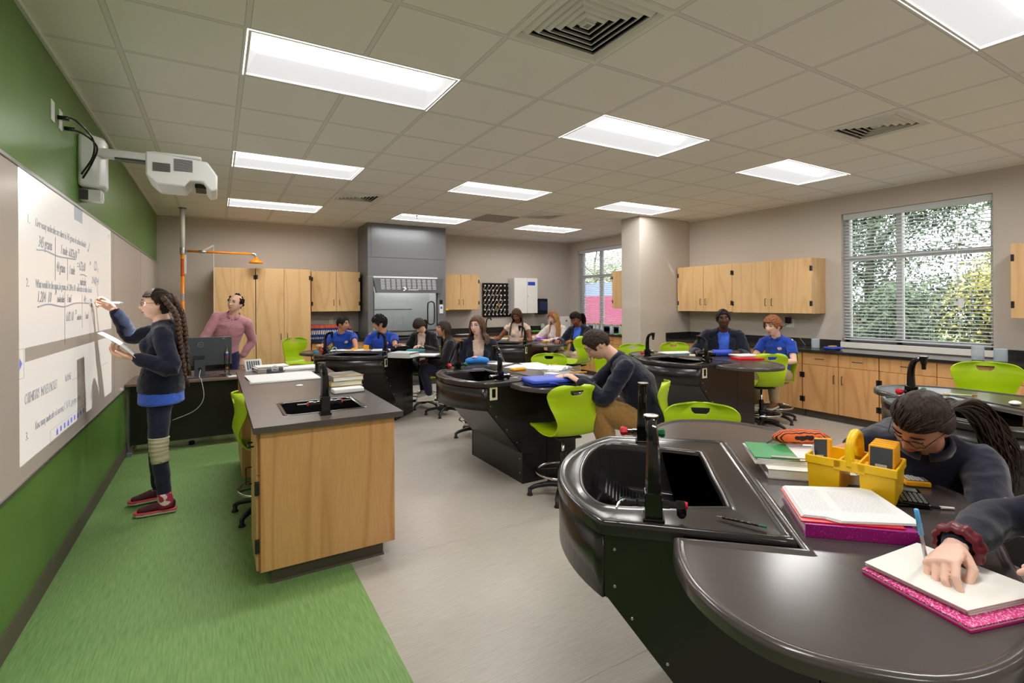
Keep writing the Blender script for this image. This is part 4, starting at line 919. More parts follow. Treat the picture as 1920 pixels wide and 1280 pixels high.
    if collar:
        nd = (nb-Sh).normalized(); c0 = Sh+(nb-Sh)*.34; R = []
        h_, a0 = {'open': (.030, .85), 'polo': (.024, .42), 'shirt': (.034, .30)}.get(topkind, (.034, .16)); h_ *= S
        n = 28
        for lv, (rr, zz) in enumerate([(.076, -.020), (.071, .4*h_), (.071, h_), (.079, .55*h_), (.092, -.30*h_)]):
            R.append([c0+(sd*sin(a0+(2*pi-2*a0)*j/(n-1))*rr*S+fr*(cos(a0+(2*pi-2*a0)*j/(n-1))*rr*S*.92)+nd*(zz-.022*S*max(0, cos(a0+(2*pi-2*a0)*j/(n-1))))) for j in range(n)])
        q = MB(); q.rings(R, cap=(0, 0), close=False); o = q.build('collar', CL[top if topkind != 'shirtin' else inner], root, smooth=True); s2 = o.modifiers.new('s', 'SOLIDIFY'); s2.thickness = .004
    q = MB()
    sect_tube(q, [(P0+V(0, 0, -.07*S), .150*S*g, .108*S*g), (P0, .160*S*g, .116*S*g), (P0+V(0, 0, .06), .148*S*g, .108*S*g)], side, 24, .4)
    lk = 1.0
    for hip, K, A_ in LG:
        w_ = .009 if legs in ('denim',) else .018
        q.tube(crom([hip, hip+(K-hip)*.5, K, K+(A_-K)*.5, K+(A_-K)*.93], 3), [(v*(.5+.5*g)*leg+w_)*S for v in [.088, .086, .082, .076, .070, .064, .058, .056, .054, .052, .048, .044, .040]], 16, rnd=True)
    remesh(q, 'trousers', CL[legs], root, .0085, 2, .005, seed=3)
    for k, (hip, K, A_) in enumerate(LG):
        s_ = -1 if k == 0 else 1; fd = V(s_*.12, 1, 0).normalized(); z0 = A_.z-.085*S; b = V(A_.x, A_.y, z0); L = .255*S
        if feet and len(feet[k]) > 3:
            a = radians(feet[k][3]-face+90); fd = V(cos(a), sin(a), 0)
        sx = fd.cross(V(0, 0, 1)); q = MB()
        out = [(-.07, .030), (-.06, .036), (0, .038), (.08, .043), (.14, .046), (.18, .036), (.195, .015)]
        pl = [b+fd*(y*L/.255)+sx*w for y, w in out]+[b+fd*(y*L/.255)-sx*w for y, w in reversed(out)]
        q.add([p+V(0, 0, .004) for p in pl]+[p*1+V(0, 0, .026) for p in pl], [tuple(range(len(pl)-1, -1, -1)), tuple(range(len(pl), 2*len(pl)))]+[(i, (i+1) % len(pl), len(pl)+(i+1) % len(pl), len(pl)+i) for i in range(len(pl))])
        so = q.build('sole', SH[shoes[1]], None, fix=True, bevel=.006, smooth=True)
        q = MB(); sect_tube(q, [(b+fd*-.045*S+V(0, 0, .05), .033*S, .045*S), (b+fd*.0+V(0, 0, .055), .036*S, .050*S), (b+fd*.06+V(0, 0, .048), .039*S, .038*S), (b+fd*.12+V(0, 0, .040), .040*S, .026*S), (b+fd*.16+V(0, 0, .036), .034*S, .021*S)], sx, 16, .6)
        q.tube([A_+V(0, 0, .0), b+V(0, 0, .05)], [.040*S, .042*S], 14)
        sh_ = remesh(q, 'shoe', SH[shoes[0]], root, .006, 2); so.parent = sh_; so.name = 'sole'
        q = MB()
        for j in range(4): y = .035+j*.024; q.tube([b+fd*y+sx*.022+V(0, 0, .083-j*.010), b+fd*(y+.008)+V(0, 0, .092-j*.011), b+fd*y-sx*.022+V(0, 0, .083-j*.010)], .0032, 5)
        q.build('laces', SH['white' if shoes[0] != 'brown' else 'brown'], sh_)
    # face ------------------------------------------------------------------
    def hp_(x, y, z): return H+hd@(V(x, y, z)*hk)
    lipm = LIPD if skin in ('dark', 'brown') else LIP
    for s_ in (-1, 1):
        if eyes == 'open':
            q = MB(); q.ell(hp_(s_*.031, .0745, .0115), (.0125*hk, .0100*hk, .0066*hk), 12, rot=hd); ey = q.build('eye', EYEW, root, smooth=True)
            q = MB(); q.ell(hp_(s_*.031, .0815, .0113), (.0060*hk, .0042*hk, .0056*hk), 10, rot=hd); q.build('iris', IRIS, ey, smooth=True)
        q = MB(); P = [hp_(s_*x, y, z) for x, y, z in ((.015, .0880, .0165 if eyes == 'open' else .008), (.031, .0885, .0190 if eyes == 'open' else .0065), (.044, .078, .015 if eyes == 'open' else .008))]; q.tube(P, .0016*hk, 5); q.build('eyelid', IRIS, root)
        q = MB(); P = crom([hp_(s_*x, y, z) for x, y, z in ((.012, .0935, .0335), (.030, .0925, .0385), (.048, .079, .034))], 3); q.tube(P, [.0018, .0026, .003, .003, .0026, .002, .0012][:len(P)], 6); q.build('eyebrow', HR['black' if hair[1] in ('black', 'dark') else 'brown'], root, smooth=True)
    q = MB()
    q.tube(crom([hp_(-.021, .0785, -.057), hp_(-.008, .0895, -.0535), hp_(0, .0902, -.0545), hp_(.008, .0895, -.0535), hp_(.021, .0785, -.057)], 3), [.0012]+[.0028]*11+[.0012], 8); q.tube(crom([hp_(-.018, .080, -.058), hp_(0, .0895, -.0625), hp_(.018, .080, -.058)], 3), [.0012]+[.0034]*5+[.0012], 8)
    q.build('lips', lipm, root, smooth=True)
    if glasses:
        q = MB(); gm = M['gloss'] if glasses == 'dark' else M['steel']
        for s_ in (-1, 1):
            P = [hp_(s_*(.032+cos(a)*.0235*(1-.12*abs(sin(2*a)))), .099-abs(cos(a))*.002-(.006 if s_*cos(a)*s_ > 0 else 0), .008+sin(a)*.0165*(1-.1*abs(sin(2*a)))) for a in [2*pi*j/20 for j in range(20)]]; P.append(P[0]); q.tube(P, .0013*hk, 6)
            q.tube([hp_(s_*.056, .092, .012), hp_(s_*.076, .02, .014), hp_(s_*.080, -.012, .006)], .0013*hk, 6)
        q.tube([hp_(-.008, .1, .011), hp_(.008, .1, .011)], .0018*hk, 6); q.build('glasses', gm, root, smooth=True)
    build_hair(root, H, hd, hk, hair, fem, T)
    if badge:
        from mathutils.bvhtree import BVHTree
        bv = BVHTree.FromPolygons([v.co for v in to.data.vertices], [tuple(p.vertices) for p in to.data.polygons])
        x0, z0, col = badge; q = MB(); N = 14; sz = .026*S; org = chest+(Sh-chest)*.45+sd*x0*S+spdir*z0*S+fr*.5; vs = []
        for rr in (0, .5, 1):
            for j in range(1 if rr == 0 else N):
                a = 2*pi*j/N; hit = bv.ray_cast(org+sd*cos(a)*sz*rr+spdir*sin(a)*sz*rr*.8, -fr)
                vs.append(hit[0]+fr*.003 if hit[0] else org)
        fs = [(0, 1+j, 1+(j+1) % N) for j in range(N)]+[(1+j, 1+N+j, 1+N+(j+1) % N, 1+(j+1) % N) for j in range(N)]
        q.add(vs, fs); q.build('embroidered_badge', noisy(mat('badge', sr(206, 92, 60), .7) if not bpy.data.materials.get('badge') else bpy.data.materials['badge'], sr(232, 220, 214), (50, 50, 50), lo=.45, hi=.5) if not bpy.data.materials.get('badge') else bpy.data.materials['badge'], root)
    from mathutils.bvhtree import BVHTree
    bvh = BVHTree.FromPolygons([v.co for v in to.data.vertices], [tuple(p.vertices) for p in to.data.polygons])
    def onchest(x, z): 
        o_ = chest+(Sh-chest)*.45+sd*x*S+spdir*z*S+fr*.5; h_ = bvh.ray_cast(o_, -fr); return (h_[0] if h_[0] else o_-fr*.35)+fr*.002
    root_info = dict(root=root, H=H, hd=hd, hk=hk, fingers=fingers, AR=AR, LG=LG, Sh=Sh, chest=chest, sd=sd, fr=fr, sp=spdir, top=to, inv=Mi.inverted(), S=S, onchest=onchest)
    return root_info
def build_hair(root, H, hd, hk, spec, fem, T):
    kind, col = spec[0], spec[1]; opt = spec[2] if len(spec) > 2 else {}
    rnd = random.Random(len(root['label'])*7+3)
    th = opt.get('th', .012 if kind in ('short', 'bald') else .015); fl = opt.get('front', .052); vol = opt.get('vol', 0)
    vs = []; keep = []
    for v in ICO_V:
        p = sculpt(v, fem); x, y, z = v
        # hairline: height below which there is no hair, in unit z, for the direction of the vertex
        ang = atan2(y, abs(x)+1e-6)          # pi/2 front, -pi/2 back
        f = max(0, min(1, (ang-.25)/.75 if kind not in ('pony', 'braids') else (ang+.5)/1.0)); line = (-.62 if kind not in ('short', 'bald') else -.42)*(1-f)+(fl/.116)*f
        if ang > -.1 and ang < .35: line = max(line, opt.get('side', .02))
        if kind == 'short' and -.5 < ang <= -.1: line = max(line, -.12)
        if kind == 'bald': line = max(line, .92 if y > -.55 else -.5) if abs(x) < .62 else max(line, -.15 if y < .35 else .9); 
        if kind == 'bald' and abs(x) >= .62 and z > .62: line = 2
        line += .05*noise.noise(Vector((v.x*9, v.y*9, v.z*9)))
        k = max(0, min(1, (z-line)/.07)); n = v.normalized()
        r = th*(.42+.58*k)+vol*max(0, z)
        amp = opt.get('amp', .003); q_ = Vector((v.x*7, v.y*7, v.z*4)); r += amp*noise.noise(q_*1.7)*2*k+amp*.6*noise.noise(q_*5)*k
        vs.append(H+hd@((p+n*r)*hk)); keep.append(z > line)
    bm = bmesh.new(); bv = [bm.verts.new(p) for p in vs]
    for f in ICO_F:
        if all(keep[i] for i in f): bm.faces.new([bv[i] for i in f])
    bmesh.ops.delete(bm, geom=[v for v in bm.verts if not v.link_faces], context='VERTS')
    me = bpy.data.meshes.new('hair'); bm.to_mesh(me); bm.free(); o = link('hair', me, HR[col], root)
    for p in me.polygons: p.use_smooth = True
    s = o.modifiers.new('s', 'SOLIDIFY'); s.thickness = th*.9*hk; s.offset = -1
    def hp_(x, y, z): return H+hd@(V(x, y, z)*hk)
    dn = V(0, 0, -1)
    if kind == 'curly' or opt.get('curls'):
        q = MB()
        for _ in range(opt.get('curls', 140)):
            a = rnd.uniform(-pi, pi); z = rnd.uniform(.1, 1); r_ = sqrt(1-z*z); d = V(r_*cos(a), r_*sin(a), z)
            if d.y > .5 and z < .45: continue
            p = sculpt(d, fem)+d*(.014+rnd.uniform(0, .010)); q.torus(H+hd@(p*hk), .010, .0042, 10, 5, ax=Matrix.Rotation(rnd.uniform(0, 6), 3, 'X') @ Matrix.Rotation(rnd.uniform(0, 6), 3, 'Y'))
        q.build('curls', HR[col], o, smooth=True)
    if kind in ('long', 'part'):
        q = MB(); L = opt.get('len', .30); n = opt.get('n', 90); fwd_ = opt.get('fwd', .0)
        for i in range(n):
            a = rnd.uniform(-.2, pi+.2)+pi     # back half circle
            a = pi*1.5+rnd.uniform(-1, 1)*opt.get('arc', 1.9); z = rnd.uniform(.1, .75); r_ = sqrt(1-z*z)
            d = V(cos(a)*r_, sin(a)*r_, z); p0 = sculpt(d, fem)+d*.010
            P = [hp_(*p0)]; w = V(cos(a), sin(a), 0); sideout = .088+rnd.uniform(-.006, .010)
            p1 = V(w.x*sideout*(1 if abs(w.x) > .3 else 1), w.y*.10, -.01); P.append(hp_(*p1))
            base = hp_(w.x*.085, w.y*.095-.01, -.085); P.append(base)
            LL = L*rnd.uniform(.75, 1.0); out = (hd@V(w.x, w.y, 0)); out.z = 0
            for t in (.3, .6, 1.0):
                wav = opt.get('wave', .008)*sin(t*9+i)
                P.append(base+dn*LL*t+out*(.02+.02*t)*(1-opt.get('tight', 0))+V(wav, wav*.6, 0)+V(*opt.get('drift', (0, 0, 0)))*t)
            P = crom(P, 3); m_ = len(P); q.tube(P, [.0085*(1-.0*j/m_) if j < m_*.8 else .0085*(1-(j/m_-.8)/.2*.75) for j in range(m_)], 6, rnd=True)
        q.build('locks', HR[opt.get('col2', col)], o, smooth=True)
    if kind in ('pony', 'braids'):       # combed strands running back over the skull
        q = MB(); rp = (hd.transposed() @ (T(opt['path'][0][0])-H)).normalized() if kind == 'pony' else V(0, -.8, .55).normalized()
        for k in range(150):
            a = rnd.uniform(-2.3, 2.3)+pi/2; 
            fA = max(0, min(1, (atan2(sin(a), abs(cos(a))+1e-6)+.5)/1.0)); z = -.62*(1-fA)+(fl/.116)*fA+rnd.uniform(.02, .12); r_ = sqrt(max(0, 1-z*z)); d0 = V(cos(a)*r_, sin(a)*r_, z); P = []
            for j in range(8):
                d = d0.lerp(rp, (j/7)*.96).normalized(); P.append(H+hd@((sculpt(d, fem)+d*(th*(.55+.5*min(1, j/2))+.0015+rnd.uniform(0, .0012)))*hk))
            P = crom(P, 2); m_ = len(P); q.tube(P, [.0026*(.4+.6*min(1, j/3)) for j in range(m_)], 5)
        q.build('combed_strands', HR[col], o, smooth=True)
    if kind in ('pony', 'braids'):
        ps = opt['path']; q = MB()
        for bi, path in enumerate(ps):
            P = crom([T(p) for p in path], 10); m_ = len(P)
            if kind == 'braids':
                Lc = sum((P[i+1]-P[i]).length for i in range(m_-1)); nk = int(Lc/.017); acc = 0; pts = []; j = 0; step = Lc/nk; d0 = 0
                for k in range(nk):
                    target = k*step
                    while j < m_-2 and d0+(P[j+1]-P[j]).length < target: d0 += (P[j+1]-P[j]).length; j += 1
                    pts.append(P[j]+(P[j+1]-P[j]).normalized()*(target-d0))
                for k, p in enumerate(pts):
                    t = (pts[min(k+1, nk-1)]-pts[max(k-1, 0)]).normalized(); sdv = t.cross(V(.2, 1, .1)).normalized(); r_ = opt.get('r', .021)*(1-.35*k/nk)
                    if k > nk*.86: r_ *= .8
                    R3 = Matrix((sdv, t.cross(sdv), t)).transposed(); q.ell(p+sdv*(.42*r_ if k % 2 else -.42*r_), (r_*.72, r_*.80, r_*1.25), 10, rot=R3 @ Matrix.Rotation(.6*(1 if k % 2 else -1), 3, 'Y'))
                e_ = pts[-1]; t = (pts[-1]-pts[-3]).normalized()
                for k in range(16): a = rnd.uniform(0, 6.3); q.tube([e_, e_+t*.04+V(cos(a), sin(a), 0)*.010, e_+t*.10+V(cos(a), sin(a), 0)*.012], [.005, .005, .0015], 5)
            else:
                for k in range(opt.get('n', 60)):
                    a = rnd.uniform(0, 6.3); rr = opt.get('r', .03)*sqrt(rnd.random()); ph = rnd.uniform(0, 6); Q = []
                    for j, p in enumerate(P):
                        f = j/(m_-1); sp = sin(min(1, f*2.2)*pi/2)*.9+.25; wv = opt.get('wave', .006)*f
                        Q.append(p+V(cos(a)*rr*sp+wv*sin(f*16+ph), sin(a)*rr*sp+wv*cos(f*14+ph), cos(a*2)*rr*.5*sp+wv*sin(f*13+ph)))
                    cut = int(m_*rnd.uniform(.8, 1)); Q = Q[::2][:max(4, cut//2)]
                    q.tube(Q, [opt.get('sr', .006) if j < len(Q)*.7 else opt.get('sr', .006)*(1-(j/len(Q)-.7)/.3*.8) for j in range(len(Q))], 5)
        q.build('braid' if kind == 'braids' else 'ponytail', HR[opt.get('col2', col)], o, smooth=True)
    return o
def D_(px, py, d):   # a world point from the surveyed view: pixel column, row and depth in metres
    return V(0, 0, 1.5377)+(_f+_R*((px-960)/940.2)+_U*((567.4-py)/940.2))*d
def seated(label, px, py, d, face, hyaw, back=.12, side=0, hands=((.2, .4), (.2, .4)), chair_=None, cdx=0, **k):
    """hands given as (right offset, forward, height) from the pelvis in the body's frame"""
    h = D_(px, py, d); a = radians(face); f = V(cos(a), sin(a), 0); r = V(sin(a), -cos(a), 0); at = h-f*back-r*side
    hs = [None if q is None else tuple(q) if isinstance(q, Vector) else (at.x+r.x*q[0]+f.x*q[1], at.y+r.y*q[0]+f.y*q[1], q[2] if len(q) > 2 else .905) for q in hands]
    if chair_: put_chair(at.x+f.x*.08, at.y+f.y*.08, face+cdx, chair_)
    return person(label, (at.x, at.y), face, h, hyaw, hands=hs, **k)
g1 = person('student at the board in navy fleece with two long braids, writing with a marker', (-.36, 4.62), 178, (-.385, 4.60, 1.535), 186, hp=2, stand=True, S=.985,
    hands=((-.50, 4.36, 1.17), (-.665, 4.80, 1.50)), feet=((-.33, 4.50, 0, 176), (-.40, 4.80, 0, 186)), skin='light', hair=('braids', 'dark', {'side': .0, 'front': .052, 'th': .010, 'r': .027, 'col2': 'mix', 'path': [[(-.33, 4.50, 1.58), (-.26, 4.47, 1.46), (-.235, 4.45, 1.30), (-.215, 4.44, 1.12), (-.195, 4.44, 1.0)], [(-.29, 4.62, 1.60), (-.23, 4.60, 1.48), (-.205, 4.56, 1.34), (-.195, 4.54, 1.2), (-.185, 4.52, 1.08)]]}),
    top='navy', inner='under', legs='denim', shoes=('wine', 'sole'), girth=1.22, leg=.74, bag=.115, glasses='dark', curl=(.55, .8), palms=((-.6, 0, .5), (-.3, -.8, -.2)), handdir=((-.9, .15, .3), (-.6, .1, .55)), poles=((.3, -.5, -1), (.2, .5, -1)), hunch=.03, hem=-.02, thumb=(.4, .8))
g2 = person('balding bearded man with glasses in a pink shirt behind the monitor', (.07, 7.27), 262, D_(441, 569, 6.17), 238, hp=6, hr=-12, stand=True, S=1.0, hands=((.28, 7.26, .86), (-.24, 7.10, .86)), feet=((.13, 7.22, 0, 265), (-.07, 7.22, 0, 255)),
    skin='light', hair=('bald', 'black', {'amp': .010, 'th': .014}), top='pinkshirt', topkind='shirt', legs='dkblue', shoes=('black', 'black'), fem=False, glasses='steel', hunch=.01, hem=-.09, poles=((.6, .5, -.3), (-.6, .6, -.3)), handdir=((-.1, -.1, -1), (-.2, -.5, -.5)), curl=(.3, .3))
BLS = 'lime stools'
g3 = seated('boy in a royal blue polo at the back left, turned to the boy beside him', 643, 607, 7.78, 250, 312, back=.10, hands=(D_(671, 663, 7.36), (.30, .36)), curl=(.6, .4), palms=((-.8, -.1, .5), None), chair_='lime chair under the leftmost boy in a blue polo', seat=.53, skin='tan', hair=('short', 'black', {'front': .060, 'th': .016}), top='polo', topkind='polo', legs='khaki', shoes=('black', 'sole'), fem=False, badge=(-.07, .0, 0), hp=-6, S=.97)
g4 = seated('curly haired boy in a royal blue polo between the other boy and the writing girl', 712, 606, 7.45, 246, 182, back=.12, hands=((-.42, .10, .91), D_(689, 664, 7.30)), curl=(.4, .6), palms=(None, (-.3, -.6, .5)), chair_='lime chair under the curly haired boy in a blue polo', seat=.53, skin='tan', hair=('curly', 'black', {'front': .040, 'th': .024, 'curls': 190}), top='polo', topkind='polo', legs='khaki', shoes=('black', 'sole'), fem=False, badge=(-.07, .0, 0), hp=-14, S=1.0, poles=((-1, -.2, .1), None))
g5 = seated('girl in a black jacket bent over writing at the back left table', 786, 610, 7.35, 222, 225, back=.20, hands=((-.14, .34), (.16, .36)), chair_='lime chair under the girl in black who is writing', seat=.50, skin='light', hair=('pony', 'dark', {'front': .035, 'r': .035, 'path': [[D_(786, 608, 7.35)+V(*o_) for o_ in ((.07, .07, .05), (.12, .12, .04), (.13, .13, -.05), (.13, .12, -.16))]]}), top='black', topkind='open', inner='blush', legs='denim', shoes=('grey', 'sole'), hp=-48, eyes='down', hunch=.06, S=.95)
g6 = seated('long haired girl in a dark jacket gazing sideways from the back left table', 832, 617, 6.95, 158, 176, back=.10, hands=((-.06, .30, .72), (.12, .32, .74)), chair_='lime chair under the long haired girl in the dark jacket', seat=.50, skin='tan', hair=('long', 'dark', {'len': .34, 'arc': 1.7, 'n': 110, 'front': .05, 'side': .0, 'col2': 'dark', 'drift': (.05, -.02, 0)}), top='black', topkind='jacket', legs='denim', shoes=('white', 'sole'), hp=4, S=.94, girth=1.05, feet=None)
g7 = seated('girl with glasses in a peach graphic tee and open navy jacket', 895, 611, 5.85, 246, 214, back=.06, hands=((-.20, .22, .72), (.20, .24, .74)), chair_='lime chair under the girl in the peach tee', seat=.52, skin='rose', hair=('long', 'brown', {'len': .13, 'arc': 1.9, 'n': 130, 'front': .058, 'side': .03, 'wave': .012, 'th': .018}), top='navy', topkind='open', inner='tee', legs='navy', shoes=('black', 'sole'), glasses='steel', hp=-2, S=.98, girth=1.18)
g8 = seated('woman in a sleeveless blush top with long thin braids, writing at the farthest table', 969, 591, 8.72, 236, 222, back=.14, hands=((-.14, .36), (.40, .26)), chair_='lime chair under the woman in the blush top', seat=.55, skin='brown', hair=('long', 'mix', {'len': .30, 'arc': 1.8, 'n': 120, 'front': .055, 'side': .02, 'drift': (.03, 0, 0), 'tight': .3, 'wave': .002}), top='blush', topkind='cap', legs='denim', shoes=('white', 'sole'), hp=-26, eyes='down', S=1.0, girth=1.1, collar=False)
g9 = seated('blond haired girl in a white and pink striped sweater at the farthest table', 1037, 595, 8.85, 218, 188, back=.12, hands=((-.10, .36), (.34, .34)), chair_='lime chair under the blond haired girl', seat=.52, skin='rose', hair=('long', 'auburn', {'len': .30, 'arc': 2.1, 'n': 130, 'front': .05, 'side': .03, 'col2': 'blond', 'tight': .5}), top='white', topkind='jacket', legs='denim', shoes=('white', 'sole'), hp=-22, eyes='down', S=.92, collar=False)
g10 = seated('girl with a black ponytail in a navy blazer reading at the farthest table', 1079, 598, 8.35, 203, 196, back=.14, hands=((-.12, .40), (.16, .42)), chair_='lime chair under the ponytailed girl in navy', seat=.54, skin='brown', hair=('pony', 'black', {'front': .05, 'r': .036, 'path': [[D_(1079, 598, 8.35)+V(*o_) for o_ in ((.09, .02, .06), (.15, .03, .075), (.19, .03, .0), (.20, .03, -.14))]]}), top='navy', topkind='open', inner='under', legs='beige', shoes=('white', 'sole'), hp=-30, eyes='down', badge=(.075, -.02, 0), S=1.0, girth=1.1, feet=None)
g11 = seated('boy with glasses in a navy fleece and khaki trousers leaning over the middle lab table', 1120, 646, 4.10, 146, 152, back=.40, hands=((-.10, .56), (.06, .62)), chair_='lime chair under the boy in khaki trousers', cdx=-18, seat=.50, skin='light', hair=('short', 'dark', {'front': .062, 'th': .013}), top='navy', legs='khaki', shoes=('brown', 'sole'), fem=False, glasses='dark', hp=-40, eyes='down', hunch=.06, S=1.06, girth=1.22, hem=-.02)
g12 = seated('boy in a navy fleece over a blue shirt, glancing left while writing', 1356, 598, 6.45, 226, 222, back=.12, hands=((-.14, .36), (.34, .34)), chair_='lime chair under the boy glancing left in navy fleece', seat=.54, skin='dark', hair=('short', 'black', {'front': .060, 'th': .010}), top='navy', topkind='open', inner='under', legs='khaki', shoes=('black', 'sole'), fem=False, badge=(-.085, .02, 0), hp=-2, S=1.05, girth=1.22, hr=5)
g13 = seated('brown haired boy in a royal blue polo and stone trousers by the window wall', 1449, 611, 6.45, 186, 178, back=.10, hands=((-.18, .34, .80), (.14, .36, .80)), chair_='lime chair under the brown haired boy in the blue polo', seat=.52, skin='rose', hair=('short', 'auburn', {'front': .045, 'th': .022, 'amp': .006, 'side': -.02}), top='polo', topkind='polo', legs='beige', shoes=('brown', 'sole'), fem=False, hp=-10, badge=(-.07, .0, 0), S=1.0, hsize=1.08, eyes='open')
g14 = seated('dark haired girl in a navy fleece bent low over her work at the nearest table', 1726, 792, 1.74, 200, 168, back=.30, side=.0, hands=((-.16, .12, .74), D_(1590, 838, 2.12)), chair_='lime chair at the right edge under the bent girl', seat=.52, skin='tan', hair=('pony', 'dark', {'front': .050, 'side': .0, 'th': .012, 'amp': .002, 'n': 150, 'r': .040, 'wave': .016, 'sr': .0038,
    'path': [[D_(1762, 772, 1.76), D_(1800, 757, 1.86), D_(1838, 785, 1.93), D_(1872, 845, 1.92), D_(1890, 930, 1.86)]]}), top='navy', legs='navy', shoes=('black', 'sole'), hp=-40, hr=-20, eyes='down', hunch=.09, S=.98, girth=1.15, badge=(-.075, -.03, 0), vox=.004, glasses='dark', poles=((-.7, -.3, -.5), (.6, -.2, .15)))
g15 = person('arm in a navy sleeve with a wine red cuff writing with a blue capped pen', (1.83, .15), 128, (1.75, .33, 1.22), 150, hp=-30, hands=((1.55, .22, .93), D_(1790, 1026, 1.215)), seat=.52, skin='rose', hair=('long', 'brown', {'len': .2, 'n': 40}), top='navy', legs='navy', S=.98, girth=1.0, vox=.0024, curl=(.4, [.62, .75, .95, 1.05]),
    slk=.8, palms=(None, (.1, -.38, -.92)), handdir=(None, (-1, -.02, -.16)), poles=(None, (.9, .5, -.1)), thumb=(.5, 1.0), eyes='down')
# small things that belong to single figures
def tube_on(info, A, B, r, name, m_, seg=18, wob=0):
    q = MB(); P = crom([A, A+(B-A)*.5, B], 6); q.tube(P, [r*(1+wob*sin(k*2.3)) for k in range(len(P))], seg); return q.build(name, m_, info['root'], smooth=True)
hip, K, A_ = g1['LG'][0]
q = MB(); P = crom([K+(hip-K)*.20, K+(hip-K)*.1, K, K+(A_-K)*.12, K+(A_-K)*.26], 5); q.tube(P, [.0665+.0022*sin(k*1.9)-.010*k/len(P) for k in range(len(P))], 20); q.build('knee_bandage', CL['bandage'], g1['root'], smooth=True)
q = MB(); P = [K+(A_-K)*t for t in (.84, .90, .96, 1.02, 1.1)]; q.tube(P, [.047, .046, .048, .050, .050], 18); q.build('spotted_sock', CL['sock'], g1['root'], smooth=True)
for (hip_, K_, A2) in g1['LG']:
    pass
for c in g1['root'].children:
    if c.name.startswith('shoe'):
        for k in c.children:
            if k.name.startswith('sole'):
                o = k.copy(); o.data = k.data.copy(); COL.objects.link(o); o.name = 'coral_stripe'; o.data.materials.clear(); o.data.materials.append(SH['coral']); o.parent = c; o.location.z += .007; o.scale = (1.0, 1.0, 1.0)
def W_of(info, p): return info['inv'] @ p
mk = W_of(g1, g1['AR'][1][2]); tip = V(XL+.014, 4.90, 1.555)
stick_q = []
def stick0(name, lab, cat, a, b, segs):
    a, b = Vector(a), Vector(b); o = thing(name, a, 0, lab, cat); d = b-a
    for (t0, t1, m_, r0, r1, nm) in segs: q = MB(); q.tube([d*t0, d*t1], [r0, r1], 12); q.build(nm, m_, o, smooth=True)
    return o
stick0('marker_pen', 'white board marker with a black tip held against the board', 'marker', (XL+.016, 4.93, 1.556), (XL+.185, 4.87, 1.553), [(0, .10, M['gloss'], .003, .0075, 'tip'), (.10, .9, M['white_pl'], .0095, .0095, 'barrel'), (.9, 1, M['white_pl'], .0085, .006, 'end_cap')])
lh = W_of(g1, g1['AR'][0][2]); q = MB()
q.rings([[Vector((-.17+.30*t*.9, y, .15-.26*t+.03*sin(pi*t))) for t in [k/8 for k in range(9)]] for y in (-.09, .09)], cap=(0, 0), close=False)
o = q.build('held_papers', M['paper'], smooth=True, loc=(lh.x-.02, lh.y+.05, lh.z+.03)); sm = o.modifiers.new('s', 'SOLIDIFY'); sm.thickness = .002; tag(o, 'sheets of white paper held in the left hand of the student at the board', 'papers')
# cuff of the writing arm, badge lettering, shirt buttons
Sx, E_, W_ = g15['AR'][1]; d = (E_-W_).normalized(); q = MB(); n = 40; sdv = d.orthogonal().normalized(); tv = d.cross(sdv); R = []
for k, (t, r) in enumerate(((.002, .036), (.004, .046), (.018, .051), (.034, .050), (.050, .043), (.054, .034))): R.append([W_+d*t+(sdv*cos(2*pi*j/n)+tv*sin(2*pi*j/n))*r*(1+.07*sin(j*1.7+k*.4)) for j in range(n)])
q.rings(R, cap=(0, 0)); o = q.build('velvet_cuff', CL['wine'], g15['root'], smooth=True); 
oc = g14['onchest']
def chest_text(info, body, x, z, size, m_):
    p = info['onchest'](x, z); n_ = info['fr']; X_ = -info['sd']; Y_ = n_.cross(X_)
    o = text('lettering', body, size, m_, info['root'], (0, 0, 0), (0, 0, 0), align='CENTER'); m4 = Matrix((X_, Y_, n_)).transposed().to_4x4(); m4.translation = p+n_*.006; o.matrix_local = m4
chest_text(g14, 'LISA ACADEMY', -.075, .008, .017, M['white_pl']); chest_text(g14, 'JAGUARS', -.075, -.075, .015, M['white_pl'])
for k in range(6): q = MB(); p = g2['onchest'](0, .10-k*.075); q.ell(p, (.0055, .003, .0055), 8); q.build('button', M['dgrey'], g2['root'])
q = MB(); q.tube([g2['onchest'](.012, .12-k*.03) for k in range(16)], .0016, 5); q.build('placket', CL['pinkshirt'], g2['root'])
for k, (x, z) in enumerate([(-.02, .0), (.015, -.02), (-.01, -.045), (.02, .02)]): chest_text(g7, ['Little', 'Rock', 'Zoo', 'Fun'][k] if 0 else '~ooo~', x, z, .03, M['dgrey'])
for A in g9['AR']:
    S_, E2, W2 = A
    for t in (.45, .6): q = MB(); a = E2+(W2-E2)*t; dd_ = (W2-E2).normalized(); q.tube([a, a+dd_*.018], .052, 16); q.build('sleeve_stripe', mat('stripe_pink', sr(196, 140, 150), .8) if not bpy.data.materials.get('stripe_pink') else bpy.data.materials['stripe_pink'], g9['root'], smooth=True)
